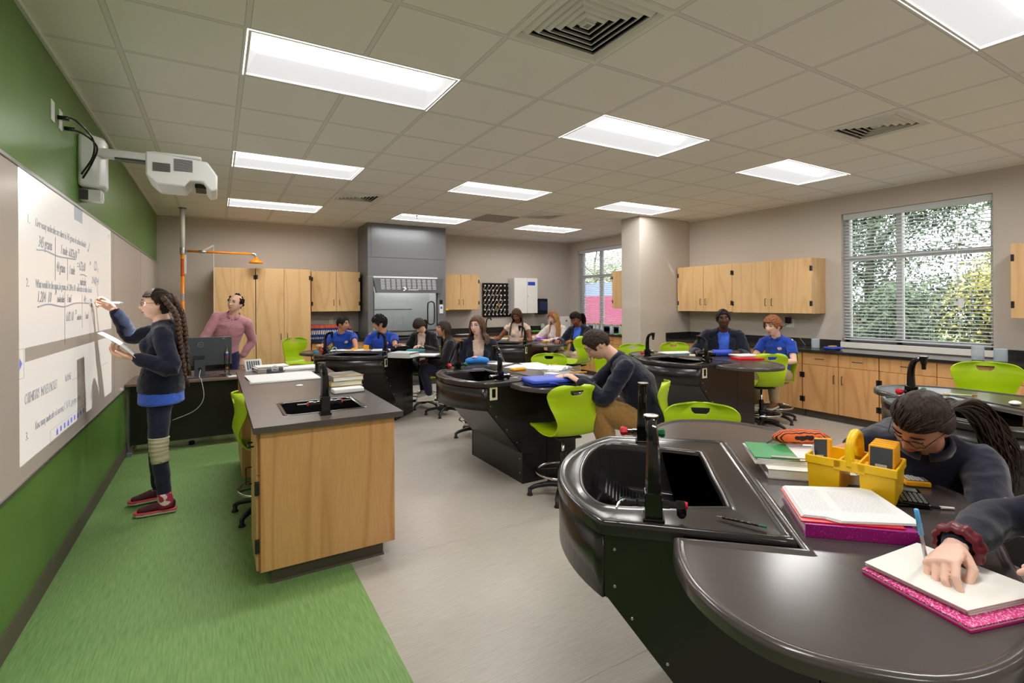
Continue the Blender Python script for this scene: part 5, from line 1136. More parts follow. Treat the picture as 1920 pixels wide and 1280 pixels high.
# ---------------------------------------------------------------- demonstration desk
dd = thing('demonstration_desk', (.165, 2.96, 0), 0, 'oak demonstration desk with grey top and small sink in the left foreground', 'desk'); lx, ly = .81, 2.68
sx0, sx1, sy0, sy1 = .19, .635, .24, .655
q = MB()
for a, b in (((0, 0, .852), (lx, sy0, .885)), ((0, sy1, .852), (lx, ly, .885)), ((0, sy0, .852), (sx0, sy1, .885)), ((sx1, sy0, .852), (lx, sy1, .885))): q.box(a, b)
q.build('top', M['plam'] if 0 else noisy(mat('desk_top', sr(88, 79, 76), .3, spec=.5), sr(80, 72, 70), (4, 4, 4)), dd)
q = MB(); rr = lambda d, z: [Vector((x, y, z)) for x, y in [(sx0-d, sy0-d+.03), (sx0-d+.03, sy0-d), (sx1+d-.03, sy0-d), (sx1+d, sy0-d+.03), (sx1+d, sy1+d-.03), (sx1+d-.03, sy1+d), (sx0-d+.03, sy1+d), (sx0-d, sy1+d-.03)]]
q.rings([rr(.022, .8855), rr(.016, .889), (rr(.006, .889)), rr(-.004, .882), rr(-.012, .70), rr(-.05, .68)], cap=(0, 1)); o = q.build('sink', M['basin'], dd); shade(o, 50)
q = MB(); q.box((.035, .04, .1), (.045, .71, .85)); q.box((.045, .70, .1), (.755, .71, .85)); q.box((.035, .035, .1), (.765, .05, .852)); q.build('body', M['wood2'], dd, bevel=.001)
q = MB(); q.box((.035, 1.74, .1), (.045, ly-.05, .85)); q.box((.045, 1.74, .1), (.755, 1.75, .85)); q.build('body', M['wood2'], dd, bevel=.001)
q = MB(); q.box((.755, .05, .1), (.765, ly-.04, .85)); q.box((.045, ly-.05, .1), (.765, ly-.04, .85)); q.build('side_panels', M['wood2'], dd)
q = MB(); q.box((.09, 1.79, 0), (.71, ly-.1, .1)); q.build('toe_kick', M['base'], dd)
q = MB(); q.box((.09, .10, 0), (.71, .66, .1)); q.box((.085, .093, .0), (.715, .10, .012)); q.build('toe_kick', M['base'], dd)
q = MB(); q.box((.028, .036, .1), (.036, .05, .85)); q.build('edge_band', M['edge'], dd)
for (y0, y1, z0, z1, hz) in ((.055, .50, .62, .845, 1), (.055, .50, .105, .615, 0), (1.75, 2.20, .62, .845, 1), (1.75, 2.20, .105, .615, 0), (2.205, 2.62, .62, .845, 1), (2.205, 2.62, .105, .615, 0)):
    q = MB(); q.box((.014, y0, z0), (.034, y1, z1)); f = q.build('drawer' if hz else 'door', M['wood2'], dd, bevel=.0015)
    q = MB(); yc, zc = (y0+y1)/2, (z0+z1)/2
    P = [(.014, yc-.05, zc), (-.016, yc-.05, zc), (-.016, yc+.05, zc), (.014, yc+.05, zc)] if hz else [(.014, y1-.05, z1-.16), (-.016, y1-.05, z1-.16), (-.016, y1-.05, z1-.06), (.014, y1-.05, z1-.06)]
    q.tube(P, .0045, 8); q.build('handle', M['blackpl'], f, smooth=True)
for z in (.24, .55): q = MB(); q.box((.006, .035, z-.035), (.03, .062, z+.035)); q.build('hinge', M['blackpl'], dd, bevel=.002)
RM = Matrix.Translation((.386, .155, .885)) @ Matrix.Rotation(pi/2, 4, 'Z')
q = MB(); q.M = RM; q.box((-.028, -.026, 0), (.028, .026, .11)); q.box((-.034, -.032, 0), (.034, .032, .012)); f = q.build('faucet', M['gloss'], dd, bevel=.004)
q = MB(); q.M = RM; P = crom([(0, 0, .10), (.0, 0, .17), (.012, 0, .235), (.045, 0, .272), (.085, 0, .285)], 5); q.tube(P, [.026-.010*i/(len(P)-1) for i in range(len(P))], 8, ref=(0, 1, 0)); q.lathe([(.012, -.062), (.013, -.03), (.0175, -.026), (.019, .012), (.024, .016), (.024, .022)], (.105, 0, .275), 18); o = q.build('spout', M['gloss'], f, smooth=True); shade(o, 40)
for sgn in (1, -1):
    q = MB(); q.M = RM @ Matrix.Translation((0, 0, .07)) @ Matrix.Rotation(sgn*-pi/2, 4, 'X'); q.lathe([(.013, .026), (.013, .045), (.010, .05), (.010, .07)], seg=12); q.lathe([(.014, .066), (.014, .09), (.01, .094)], seg=12); q.lathe([(.012, .092), (.010, .099)], seg=12, mi=1); q.tube([(0, 0, .08), (.012, -.0, .10), (.016, 0, .15)], .0038, 6, mi=2); q.build('knob', [M['gloss'], M['red'], M['chrome']], f)
# ---------------------------------------------------------------- teacher desk, monitor and what lies on it
td = thing('teacher_desk', (-.79, 6.28, 0), 0, 'dark desk with black modesty panel behind the demonstration desk', 'desk')
q = MB(); q.box((.0, 0, .715), (1.62, .72, .74)); q.build('top', M['plam'], td, bevel=.003)
q = MB(); q.box((.03, .10, .10), (1.6, .12, .715)); q.build('modesty_panel', M['black'], td)
q = MB(); q.box((0.0, .13, 0), (.035, .17, .715)); q.box((0, .05, 0), (.045, .65, .03)); q.build('leg', M['mgrey'], td)
q = MB(); q.box((1.57, .13, 0), (1.6, .62, .715)); q.build('leg', M['black'], td)
mo = thing('monitor', (-.16, 6.50, .74), radians(2), 'back of a wide black computer monitor on the teacher desk', 'monitor')
q = MB(); q.box((-.33, .0, .075), (.31, .03, .435)); q.build('display_back', M['dgrey'], mo, bevel=.008)
q = MB(); q.box((-.31, .03, .09), (.29, .034, .42)); q.build('screen', M['gloss'], mo)
q = MB(); q.box((-.05, -.05, .0), (.05, -.03, .24)); q.box((-.05, -.05, .19), (.05, .0, .24)); q.build('stand_neck', M['dgrey'], mo, bevel=.004)
q = MB(); q.box((-.12, -.10, 0), (.12, .12, .012)); q.build('stand_foot', M['dgrey'], mo, bevel=.004)
q = MB(); q.lathe([(.018, 0), (.018, .002)], seg=20); o = q.build('cable_hole', M['gloss'], mo); o.location = (0, -.05, .09); o.rotation_euler = (pi/2, 0, 0)
q = MB(); q.torus((0, 0, 0), .026, .0022, 28, 6, ax=Matrix.Rotation(pi/2, 3, 'X')); o = q.build('emblem_ring', M['mgrey'], mo); o.location = (.01, -.002, .355)
text('lettering', 'DELL', .017, M['mgrey'], mo, (.01, -.002, .349), (pi/2, 0, 0), align='CENTER'); text('lettering', 'p24', .014, M['white_pl'], mo, (.22, -.002, .41), (pi/2, 0, 0))
q = MB(); q.box((-.33, -.006, .075), (.31, .001, .125)); q.build('port_strip', M['gloss'], mo)
def cable(lab, pts, r=.004, mt='gloss', nm='cable'): q = MB(); P = crom(pts, 8); o0 = P[0].copy(); q.tube([p-o0 for p in P], r, 6); return tag(q.build(nm, M[mt], smooth=True, loc=o0), lab, 'cable')
cable('thin grey cable hanging from the monitor over the desk front', [(-.15, 6.42, .83), (-.16, 6.33, .76), (-.14, 6.26, .735), (-.12, 6.25, .55), (-.2, 6.27, .42), (-.40, 6.32, .33)], .0035, 'lgrey')
cable('black cable coiled on the desk beside the monitor foot', [(-.05, 6.45, .746), (.05, 6.38, .746), (.09, 6.47, .746), (.02, 6.53, .746), (.12, 6.58, .746)])
cable('black cable lying left of the monitor foot', [(-.22, 6.42, .746), (-.35, 6.36, .746), (-.46, 6.43, .746), (-.60, 6.36, .746)])
cable('pale cable running on the floor below the teacher desk', [(-.5, 6.6, .006), (-.3, 6.55, .006), (-.1, 6.7, .006)], .004, 'lgrey')
q = MB(); q.lathe([(.03, 0), (.03, .03), (.02, .04)], seg=14); tag(q.build('desk_puck', M['gloss'], smooth=True, loc=(-.24, 6.56, 0)), 'small black caster lying on the floor under the teacher desk', 'caster')
gt = thing('glass_thermometer', (.10, 6.42, .74), 0, 'slim glass tube with floating coloured balls beside the monitor', 'thermometer')
q = MB(); q.lathe([(.045, 0), (.045, .01), (.02, .03), (.026, .045), (.026, .25), (.018, .285), (.006, .31), (.004, .335)], seg=20); q.build('tube', M['glass'], gt, smooth=True)
for z, c in ((.09, 'orange'), (.235, 'blue'), (.215, 'red'), (.26, 'white')): q = MB(); q.ell((.0, 0, z), (.014, .014, .014), 12); q.build('ball', M[c], gt, smooth=True)
def sheet(name, lab, cat, c, w, d, h, rz, mt, group=None, bev=0, z=.873):
    q = MB(); q.box((-w/2, -d/2, 0), (w/2, d/2, h)); o = q.build(name, M[mt] if isinstance(mt, str) else mt, loc=(c[0], c[1], z), rz=radians(rz), bevel=bev); tag(o, lab, cat, group); return o
def stack(name, lab, cat, c, w, d, n, t, rz, mt, z, jit=.006, seed=1):
    rnd = random.Random(seed); q = MB()
    for k in range(n):
        a = rnd.uniform(-.04, .04); q.M = Matrix.Translation((rnd.uniform(-jit, jit), rnd.uniform(-jit, jit), 0)) @ Matrix.Rotation(a, 4, 'Z'); q.box((-w/2, -d/2, k*t+.0002), (w/2, d/2, (k+1)*t))
    return tag(q.build(name, M[mt], loc=(c[0], c[1], z), rz=radians(rz)), lab, cat)
sheet('paper', 'white papers lying by the thermometer on the teacher desk', 'paper', (.19, 6.38), .18, .12, .004, 12, 'paper', z=.74)
sheet('paper', 'crumpled white paper behind the cables left of the monitor', 'paper', (-.36, 6.50), .16, .1, .02, 30, 'paper', z=.74, bev=.006)
# ---------------------------------------------------------------- safety shower
ss = thing('safety_shower', (-.43, 8.95, 0), 0, 'orange emergency shower pipe with bell head and pull rod', 'shower')
q = MB(); q.tube([(0, 0, 0), (0, 0, 2.32)], .024, 16); q.build('lower_pipe', M['orange'], ss, smooth=True)
q = MB(); q.tube([(0, 0, 2.38), (0, 0, CEIL)], .033, 16); q.build('upper_pipe', M['white'], ss, smooth=True)
q = MB(); q.lathe([(.055, -.004), (.055, 0)], (0, 0, CEIL), 20); q.build('ceiling_collar', M['gloss'], ss)
q = MB(); q.lathe([(.034, 2.29), (.036, 2.31), (.036, 2.37), (.034, 2.39)], seg=16); q.tube([(0, 0, 2.34), (.06, 0, 2.34)], .026, 12); q.build('coupling', M['steel'], ss)
q = MB(); q.lathe([(.030, 1.60), (.030, 1.70)], seg=16); q.build('coupling', M['steel'], ss)
q = MB(); q.lathe([(.05, 0), (.05, .02), (.03, .03)], seg=16); q.build('floor_flange', M['steel'], ss)
q = MB(); q.tube([(.05, 0, 2.34), (.93, 0, 2.335)], .017, 14); q.build('arm_pipe', M['orange'], ss, smooth=True)
q = MB(); q.tube([(.20, 0, 2.34), (.30, 0, 2.338)], .024, 12); q.tube(crom([(.92, 0, 2.335), (.965, 0, 2.33), (.98, 0, 2.29)], 4), .021, 12); q.build('valve', M['steel'], ss, smooth=True)
q = MB(); q.lathe([(.018, .07), (.024, .05), (.035, .03), (.085, .012), (.10, -.02), (.098, -.032), (.06, -.03)], (.98, 0, 2.22), 26); q.build('shower_head', M['orange'], ss, smooth=True)
q = MB(); q.tube([(.25, 0, 2.345), (.40, 0, 2.44)], .012, 8); q.build('pull_lever', M['white'], ss); q = MB(); q.tube([(.40, 0, 2.44), (.40, 0, 1.4)], .005, 6); q.build('pull_rod', M['white'], ss)
q = MB(); q.box((.022, -.02, 2.0), (.05, -.016, 2.28)); q.build('safety_sign', M['white'], ss); q = MB(); q.lathe([(.026, 1.96), (.026, 2.22)], seg=16); q.build('sign_band', mat('deep_orange', sr(214, 92, 16), .4), ss)
# ---------------------------------------------------------------- back wall things
ch = thing('wall_chart', (4.96, YB-.012, 1.23), 0, 'black wall chart with slanted rows of white dots by the wall cabinet', 'chart')
q = MB(); q.box((0, -.02, 0), (.70, 0, .74)); q.build('board', M['gloss'], ch)
for r in range(7):
    for c in range(7):
        x = .055+c*.098; z = .055+r*.105; q = MB(); q.M = Matrix.Translation((x, -.02, z)) @ Matrix.Rotation(pi/2, 4, 'X'); q.lathe([(.017, 0), (.017, .004)], seg=12); q.build('dot', M['white'], ch)
for k in range(-6, 7):
    a0 = max(0, -k); a1 = min(6, 6-k)
    if a1-a0 < 1: continue
    P = [(.055+(a0)*.098*.62+k*.098*.9+.0, 0, .055+a0*.105), (.055+a1*.098*.62+k*.098*.9, 0, .055+a1*.105)]
    if P[0][0] < .01 or P[1][0] > .69: 
        t_ = [(max(.01, min(.69, p[0])), 0, P[0][2]+(P[1][2]-P[0][2])*((max(.01, min(.69, p[0]))-P[0][0])/(P[1][0]-P[0][0]))) for p in P]; P = t_
    if P[1][2]-P[0][2] > .05: q = MB(); q.tube([(p[0], -.022, p[2]) for p in P], .003, 5); q.build('line', M['white'], ch)
for x, z in ((.40, .22), (.34, .13)): q = MB(); q.add([(x-.035, -.026, z), (x+.035, -.026, z), (x, -.026, z+.10)], [(0, 1, 2)]); q.build('gold_triangle', mat('gold_%d' % int(x*100), sr(176, 146, 66), .35, .6), ch)
wc = thing('steel_wall_cabinet', (5.60, YB-.004, 1.30), 0, 'white metal wall cabinet with a blue label right of the black chart', 'cabinet')
q = MB(); q.box((0, -.27, 0), (.61, 0, .78)); q.build('body', M['white_pl'], wc, bevel=.004)
for x0, x1 in ((.005, .325), (.33, .605)): q = MB(); q.box((x0, -.285, .005), (x1, -.27, .775)); q.build('door', M['white'], wc, bevel=.003)
q = MB(); q.box((.35, -.287, .62), (.54, -.284, .70)); q.build('label', M['blue'], wc); text('lettering', 'GOGGLES', .03, M['white'], wc, (.37, -.288, .645), (pi/2, 0, 0)) if 0 else None
q = MB(); q.box((.345, -.296, .36), (.355, -.284, .40)); q.build('latch', M['steel'], wc)
pt = thing('paper_towel_dispenser', (6.28, YB-.004, 1.27), 0, 'black paper towel dispenser on the back wall', 'dispenser')
q = MB(); q.box((0, -.20, 0), (.27, 0, .36)); q.build('housing', M['gloss'], pt, bevel=.03, seg=4); q = MB(); q.box((.03, -.204, .09), (.24, -.199, .30)); q.build('window', mat('smoke_blue', sr(40, 52, 84), .15), pt)
fs_ = thing('counter_faucet', (4.92, 9.42, .90), 0, 'black gooseneck tap standing on the back worktop', 'faucet')
q = MB(); q.lathe([(.03, 0), (.03, .02), (.018, .03)], seg=14); q.tube(crom([(0, 0, .02), (0, 0, .22), (.03, 0, .30), (.10, 0, .31), (.12, 0, .27)], 5), .014, 10); q.build('spout', M['gloss'], fs_, smooth=True)
sheet('paper', 'white paper on the back worktop right of the hood', 'paper', (4.35, 9.3), .3, .2, .004, 10, 'paper', z=.90)
q = MB(); q.box((-.035, -.004, -.06), (.035, 0, .06)); tag(q.build('socket_plate', M['cream'], loc=(1.83, YB, 1.22)), 'cream socket plate above the row of blue books', 'socket')
# books
bk = MB(); bk.box((-.013, 0, 0), (.013, .2, .265)); b0 = bk.build('textbook', M['blue'] if 0 else mat('book_blue', sr(30, 52, 120), .4), bevel=.002)
q = MB(); q.box((-.0135, -.001, .21), (.0135, .02, .266)); q.build('orange_top', mat('book_orange', sr(216, 92, 60), .4), b0); q = MB(); q.box((-.008, -.002, .10), (.008, 0, .17)); q.build('spine_label', M['white'], b0); q = MB(); q.box((-.008, -.002, .02), (.008, 0, .05)); q.build('spine_mark', M['lgrey'], b0)
for k in range(25):
    o = b0 if k == 0 else copy_tree(b0); o.location = (1.43+k*.0302, 9.30+.004*(k % 3), .902); o.rotation_euler = (0, radians(-8 if k < 20 else -8-(k-19)*4), 0)
    if k >= 20: o.location.x += (k-20)*.008; 
    tag(o, 'blue textbook with orange top in the row on the back worktop', 'book', 'blue textbooks on the back worktop')
# far window corner
def P_box(lab, c, w, d, h, mt, cat='box', nm='box'): q = MB(); q.box((-w/2, -d/2, 0), (w/2, d/2, h)); return tag(q.build(nm, M[mt], loc=c, bevel=.004), lab, cat)
b1 = P_box('plain white carton in the far corner behind the blond haired girl', (6.62, 9.42, .90), .16, .1, .32, 'white', 'carton', 'carton'); b2 = P_box('white carton with a small red heart in the far corner', (6.90, 9.30, .90), .24, .1, .32, 'white', 'carton', 'carton')
q = MB(); q.lathe([(.022, 0), (.022, .002)], seg=10); o = q.build('heart_sticker', M['red'], b2); o.location = (0, -.052, .22); o.rotation_euler = (pi/2, 0, 0)
q = MB(); q.lathe([(.05, 0), (.055, .12), (.04, .14), (.04, .16)], seg=16); tag(q.build('plastic_jar', mat('milky', sr(206, 214, 200), .3, trans=.4), smooth=True, loc=(6.35, 9.4, .90)), 'milky plastic jar on the back worktop beside the white cartons', 'jar')
q = MB(); q.box((-.12, -.04, 0), (.12, .04, .015)); tag(q.build('green_tool', mat('vivid_green', sr(110, 210, 50), .4), loc=(6.15, 9.38, .90), bevel=.005), 'vivid green tool lying on the back worktop', 'tool')
wb = thing('wash_bottle', (6.95, 8.7, .90), 0, 'clear wash bottle with a yellow cap by the far window', 'bottle', 'clear bottles with yellow caps')
q = MB(); q.lathe([(.038, 0), (.04, .01), (.04, .12), (.014, .16), (.014, .18)], seg=18); q.build('body', mat('clear_plastic', sr(220, 234, 240), .15, alpha=.55), wb, smooth=True); q = MB(); q.lathe([(.018, .165), (.018, .195), (.008, .20)], seg=14); q.build('cap', M['yellow'], wb, smooth=True); q = MB(); q.tube(crom([(0, 0, .19), (.0, 0, .24), (.04, 0, .25), (.07, 0, .22)], 4), .003, 6); q.build('spout_tube', M['white_pl'], wb)
for k, (x, y) in enumerate([(6.98, 8.25), (6.88, 8.0), (7.05, 7.9), (6.9, 7.72), (7.04, 7.62), (6.92, 7.45), (7.1, 8.5), (6.86, 8.45)]): o = copy_tree(wb); o.location = (x, y, .90); o.rotation_euler = (0, 0, k)
ty = thing('yellow_tray', (6.88, 7.12, .90), 0, 'yellow tray of clear tubs at the end of the far worktop by the pillar', 'tray'); q = MB(); q.box((-.14, -.16, 0), (.14, .16, .06)); q.build('tray_body', M['yellow'], ty, bevel=.006); q = MB(); q.box((-.10, -.12, .06), (.10, .12, .14)); q.build('clear_tub', M['glass'], ty, bevel=.004)
q = MB(); q.box((-.10, -.05, 0), (.10, .05, .02)); tag(q.build('green_tray', mat('soft_green', sr(120, 214, 130), .4), loc=(6.82, 7.42, .90), bevel=.004), 'soft green tray in front of the yellow capped bottles', 'tray')
# right worktop
BK = mat('beaker_glass', sr(220, 232, 240), .06, alpha=.42, spec=.8)
def beaker(lab, c, r, h):
    q = MB(); q.lathe([(r*.96, 0), (r, .006), (r, h), (r*1.06, h+.004), (r*.97, h), (r*.96, .008), (.001, .007)], seg=24, cap=(1, 0)); tag(q.build('beaker', BK, smooth=True, loc=c), lab, 'beaker')
beaker('left of the two glass beakers under the large window', (6.98, 2.08, .90), .052, .135); beaker('right of the two glass beakers, by the end of the backsplash', (6.98, 1.90, .90), .055, .13); beaker('small glass beaker standing left of the blue disc', (7.02, 3.78, .90), .05, .12)
dk = thing('hot_plate', (6.95, 3.52, .90), 0, 'round blue and tan gadget on the worktop at the window corner', 'gadget'); q = MB(); q.lathe([(.10, .012), (.11, .02), (.105, .035), (.06, .04)], seg=24); q.build('disc', M['blue'], dk, smooth=True); q = MB(); q.lathe([(.05, 0), (.05, .012)], seg=16); q.build('foot', M['white'], dk); q = MB(); q.box((-.05, -.03, .038), (.04, .04, .052)); q.build('tan_pad', M['khaki'] if 'khaki' in M else mat('tan', sr(206, 160, 90), .5), dk, bevel=.004)
sheet('paper', 'white sheet on the worktop behind the boy in the blue polo', 'paper', (6.92, 4.25), .2, .28, .003, 4, 'paper', z=.90)
sheet('paper', 'small yellow pad on the worktop behind the boy in navy fleece', 'paper', (6.93, 5.2), .12, .15, .02, 20, 'lgrey', z=.90); 
sp = thing('wall_outlet', (XR, 4.30, 1.21), 0, 'wall outlet with a black charger plugged in below the wall cabinets', 'outlet'); q = MB(); q.box((-.006, -.06, -.06), (0, .06, .06)); q.build('plate', M['white_pl'], sp, bevel=.002); q = MB(); q.box((-.06, -.02, .0), (-.006, .05, .09)); q.build('charger', M['gloss'], sp, bevel=.008)
cable('black charger cable hanging from the wall outlet', [(XR-.03, 4.31, 1.21), (XR-.06, 4.40, 1.14), (XR-.05, 4.48, 1.05), (XR-.1, 4.45, .91)], .004)
cable('thin grey cable drooping right of the wall outlet', [(XR-.01, 4.27, 1.17), (XR-.03, 4.20, 1.08), (XR-.04, 4.12, .98), (XR-.06, 4.05, .91)], .002, 'lgrey')
# ---------------------------------------------------------------- things on the demonstration desk
Zd = .885
stack('paper_stack', 'long stack of white printer paper on the demonstration desk', 'paper', (.50, 4.86), .54, .50, 5, .0025, 2, 'paper', Zd, .012, 3)
stack('paper_stack', 'pile of worksheets behind the tape dispenser', 'paper', (.46, 5.48), .28, .2, 8, .006, 8, 'paper2', Zd, .01, 5)
stack('paper_stack', 'pile of papers left of the small black stand', 'paper', (.72, 5.33), .34, .24, 7, .005, 4, 'paper', Zd, .012, 8)
td_ = thing('tape_dispenser', (.47, 5.17, Zd), radians(-5), 'black tape dispenser on the white paper stack', 'tape dispenser'); q = MB(); q.box((-.07, -.03, 0), (.07, .03, .03)); q.box((-.07, -.03, .03), (-.03, .03, .055)); q.box((.035, -.03, .03), (.07, .03, .062)); q.build('body', M['dgrey'], td_, bevel=.006)
q = MB(); q.torus((0, 0, .045), .026, .010, 24, 8, ax=Matrix.Rotation(pi/2, 3, 'X')); q.build('tape_roll', M['lgrey'], td_, smooth=True)
sb = thing('small_stand', (.84, 5.02, Zd), 0, 'small black stand behind the desk tap', 'stand'); q = MB(); q.box((-.05, -.03, 0), (.05, .03, .02)); q.box((-.04, -.01, .02), (.02, .01, .12)); q.box((-.05, -.02, .10), (.05, .02, .13)); q.build('body', M['gloss'], sb, bevel=.004)
tb = thing('leaning_card', (.32, 5.52, Zd), radians(8), 'grey card printed with a dark grid leaning at the desk corner', 'card'); q = MB(); q.M = Matrix.Rotation(radians(-35), 4, 'X'); q.box((-.075, 0, 0), (.075, .008, .13)); q.build('card', M['lgrey'], tb)
for k in range(6): q = MB(); q.M = Matrix.Rotation(radians(-35), 4, 'X'); q.box((-.06+k*.02, -.001, .015+(k % 2)*.01), (-.046+k*.02, 0, .11)); q.build('printed_bar', M['dgrey'], tb)
q = MB(); q.lathe([(.03, 0), (.028, .008), (.015, .012)], seg=18); tag(q.build('bottle_stopper', M['white'], smooth=True, loc=(.567, 4.30, Zd)), 'small white stopper lying alone on the desk top', 'stopper')
bkc = [noisy(mat('cover_photo', sr(70, 78, 86), .3), sr(150, 150, 140), (14, 14, 14)), mat('cover_grey', sr(52, 64, 84), .3), mat('cover_yellow', sr(206, 176, 40), .3)]
for k in range(3):
    b = thing('thick_book', (.845, 4.02, Zd+k*.036), radians(2+k*1.5-(k == 1)*4), ['bottom book of the three stacked behind the desk tap', 'middle book of the three stacked behind the desk tap', 'top book of the stack with a dark photo cover and yellow edge'][k], 'book', None)
    q = MB(); q.box((-.115, -.14, 0), (.115, .14, .0035)); q.box((-.115, -.14, .0325), (.115, .14, .036)); q.box((-.115, -.14, 0), (-.111, .14, .036)); q.build('cover', bkc[(k+1) % 3] if k < 2 else bkc[0], b)
    q = MB(); q.box((-.110, -.136, .0037), (.110, .136, .0322)); q.build('pages', M['paper2'], b)
    if k == 2: q = MB(); q.box((-.115, -.14, .0362), (.115, -.125, .037)); q.build('yellow_edge', M['yellow'], b)
b = thing('thick_book', (.83, 3.80, Zd), radians(3), 'pale book lying with its page edges towards the desk sink', 'book'); q = MB(); q.box((-.11, -.055, .0), (.11, .055, .003)); q.build('cover', M['dgrey'], b); q = MB(); q.box((-.108, -.053, .003), (.108, .053, .036)); q.build('pages', M['paper'], b, bevel=.008)
put_chair(.345, 4.12, 6, 'lime chair tucked under the board side of the demonstration desk')
# ---------------------------------------------------------------- things on the nearest table
TZ = .867
def calc(name, lab, loc, rz, body='ycalc', face='dgrey', w=.082, l=.17, h=.018, rot=None, group=None, keys=True):
    t = thing(name, loc, radians(rz), lab, 'calculator', group)
    if rot: t.rotation_euler = rot
    q = MB(); q.box((-w/2, -l/2, 0), (w/2, l/2, h)); q.build('case', M[body], t, bevel=.006, seg=3)
    q = MB(); q.box((-w*.42, -l*.46, h), (w*.42, l*.46, h+.0015)); q.build('face_plate', M[face], t)
    q = MB(); q.box(*(((-w*.34, l*.22, h+.001), (w*.34, l*.42, h+.003)) if keys else ((-w*.22, l*.05, h+.001), (w*.22, l*.14, h+.003)))); q.build('screen', M['lgrey' if face == 'dgrey' else 'mgrey'], t)
    if keys:
        for r in range(6):
            for c in range(5):
                x = -w*.34+c*w*.17; y = -l*.42+r*l*.10; q = MB(); q.box((x-.0045, y-.004, h+.001), (x+.0045, y+.004, h+.0045)); q.build('key', M['white_pl' if (r < 4 and face == 'dgrey' and c < 4) else ('yellow' if (r, c) == (5, 0) else 'mgrey')], t)
    return t
cd = thing('tool_caddy', (1.925, .905, TZ), radians(-76), 'yellow plastic caddy with arched handle holding calculators', 'caddy')
def bin_(x0, x1):
    def r(a, z): return [Vector((x0-a, -.085-a, z)), Vector((x1+a, -.085-a, z)), Vector((x1+a, .085+a, z)), Vector((x0-a, .085+a, z))]
    q = MB(); q.rings([r(0, 0), r(.005, .105), r(.010, .106), r(.010, .135), r(.006, .138), r(.001, .135), r(.001, .10), r(-.006, .006)], cap=(1, 1)); return q.build('bin', M['yellow'], cd, bevel=.006, seg=3)
bin_(-.132, -.034); bin_(.034, .132)
q = MB(); q.box((-.05, -.095, .098), (.05, -.085, .137)); q.box((-.05, .085, .098), (.05, .095, .137)); q.box((-.05, -.03, .11), (.05, .03, .118)); q.build('bridge', M['yellow'], cd, bevel=.003)
q = MB(); q.tube(crom([(0, -.082, .115), (0, -.080, .165), (0, -.060, .205), (0, 0, .222), (0, .060, .205), (0, .080, .165), (0, .082, .115)], 5), .0155, 12, ref=(1, 0, 0)); q.build('handle', M['yellow'], cd, smooth=True)
for s in (-.12, .12):
    for s2 in (-.07, .07): q = MB(); q.lathe([(.008, -.001), (.008, .002)], (s, s2, 0), 8); q.build('foot', M['gloss'], cd)
cd.scale = (.93, .93, .93); cm = cd.location; ca = radians(-76)
def inc(x, y, z): return (cm.x+cos(ca)*x-sin(ca)*y, cm.y+sin(ca)*x+cos(ca)*y, cm.z+z)
for k in range(4): calc('calculator', ['calculator standing in the right bin of the caddy, nearest the camera with dark screen showing', 'second calculator from the camera in the right caddy bin', 'third calculator from the camera in the right caddy bin', 'calculator at the back of the right caddy bin'][k], inc(.085, -.045+k*.031, .105), 0, rot=(radians(84), 0, ca), keys=False, w=.072)
calc('calculator', 'calculator tilted in the left bin of the caddy', inc(-.085, -.02, .09), 0, rot=(radians(80), radians(-14), ca+radians(-40)), keys=False)
for k in range(3): q = MB(); q.tube([(0, 0, 0), (.01*(k-1), .02, .10)], .004, 8); tag(q.build('marker', M['white_pl' if k else 'lgrey'], loc=inc(-.11, .03-.03*k, .04)), ['white marker nearest the handle in the left caddy bin', 'white marker in the middle of the left caddy bin', 'white marker in the left bin corner of the caddy'][k], 'marker')
# magenta binder with worksheets
def quad(name, pts, z0, z1, mt, parent=None, lab=None, cat=None, dz=0):
    c = sum((Vector((p[0], p[1])) for p in pts), Vector((0, 0)))/len(pts); q = MB(); q.prism([(p[0]-c.x, p[1]-c.y) for p in pts], z0, z1)
    if parent: o = q.build(name, M[mt], parent, fix=True); o.location = (c.x-parent.location.x, c.y-parent.location.y, 0); return o
    o = q.build(name, M[mt], fix=True, loc=(c.x, c.y, 0)); tag(o, lab, cat); return o
bn = thing('magenta_binder', (1.66, .81, TZ), 0, 'magenta binder under printed worksheets in front of the yellow caddy', 'binder'); Q = [(1.655, 1.005), (1.448, .812), (1.655, .618), (1.875, .835)]
cc = Vector((1.66, .81))
def shr(Qs, k, dx=0, dy=0): return [(cc.x+(p[0]-cc.x)*k+dx, cc.y+(p[1]-cc.y)*k+dy) for p in Qs]
quad('cover', Q, 0.0, .004, 'magenta', bn); quad('cover', Q, .030, .034, 'magenta', bn); quad('inner_pages', shr(Q, .97), .004, .030, 'paper2', bn)
q = MB(); a, b = Vector((Q[1][0], Q[1][1], 0))-bn.location.to_3d()*1, Vector((Q[2][0], Q[2][1], 0))-bn.location; a.z = b.z = 0
n_ = Vector(((b-a).y, -(b-a).x, 0)).normalized(); q.add([a, b, b+Vector((0, 0, .036)), a+Vector((0, 0, .036)), a+n_*.006, b+n_*.006, b+n_*.006+Vector((0, 0, .036)), a+n_*.006+Vector((0, 0, .036))], [(0, 1, 2, 3), (7, 6, 5, 4), (3, 2, 6, 7), (0, 4, 5, 1), (0, 3, 7, 4), (1, 5, 6, 2)]); q.build('spine', M['magenta'], bn)
quad('red_folder', shr(Q, .93, -.012, .012), .0345, .038, 'red', bn)
ws = thing('worksheet_pile', (1.66, .82, TZ+.039), 0, 'printed worksheets with pale writing on the magenta binder', 'papers'); Q2 = [(1.655, 1.005), (1.475, .838), (1.515, .795), (1.525, .755), (1.695, .628), (1.870, .845)]
for k in range(4): quad('sheet', shr(Q2, 1-.004*k, .002*k, -.001*k), k*.0015, k*.0015+.0013, 'paper', ws)
fm = mat('faint_ink', sr(196, 196, 198), .6)
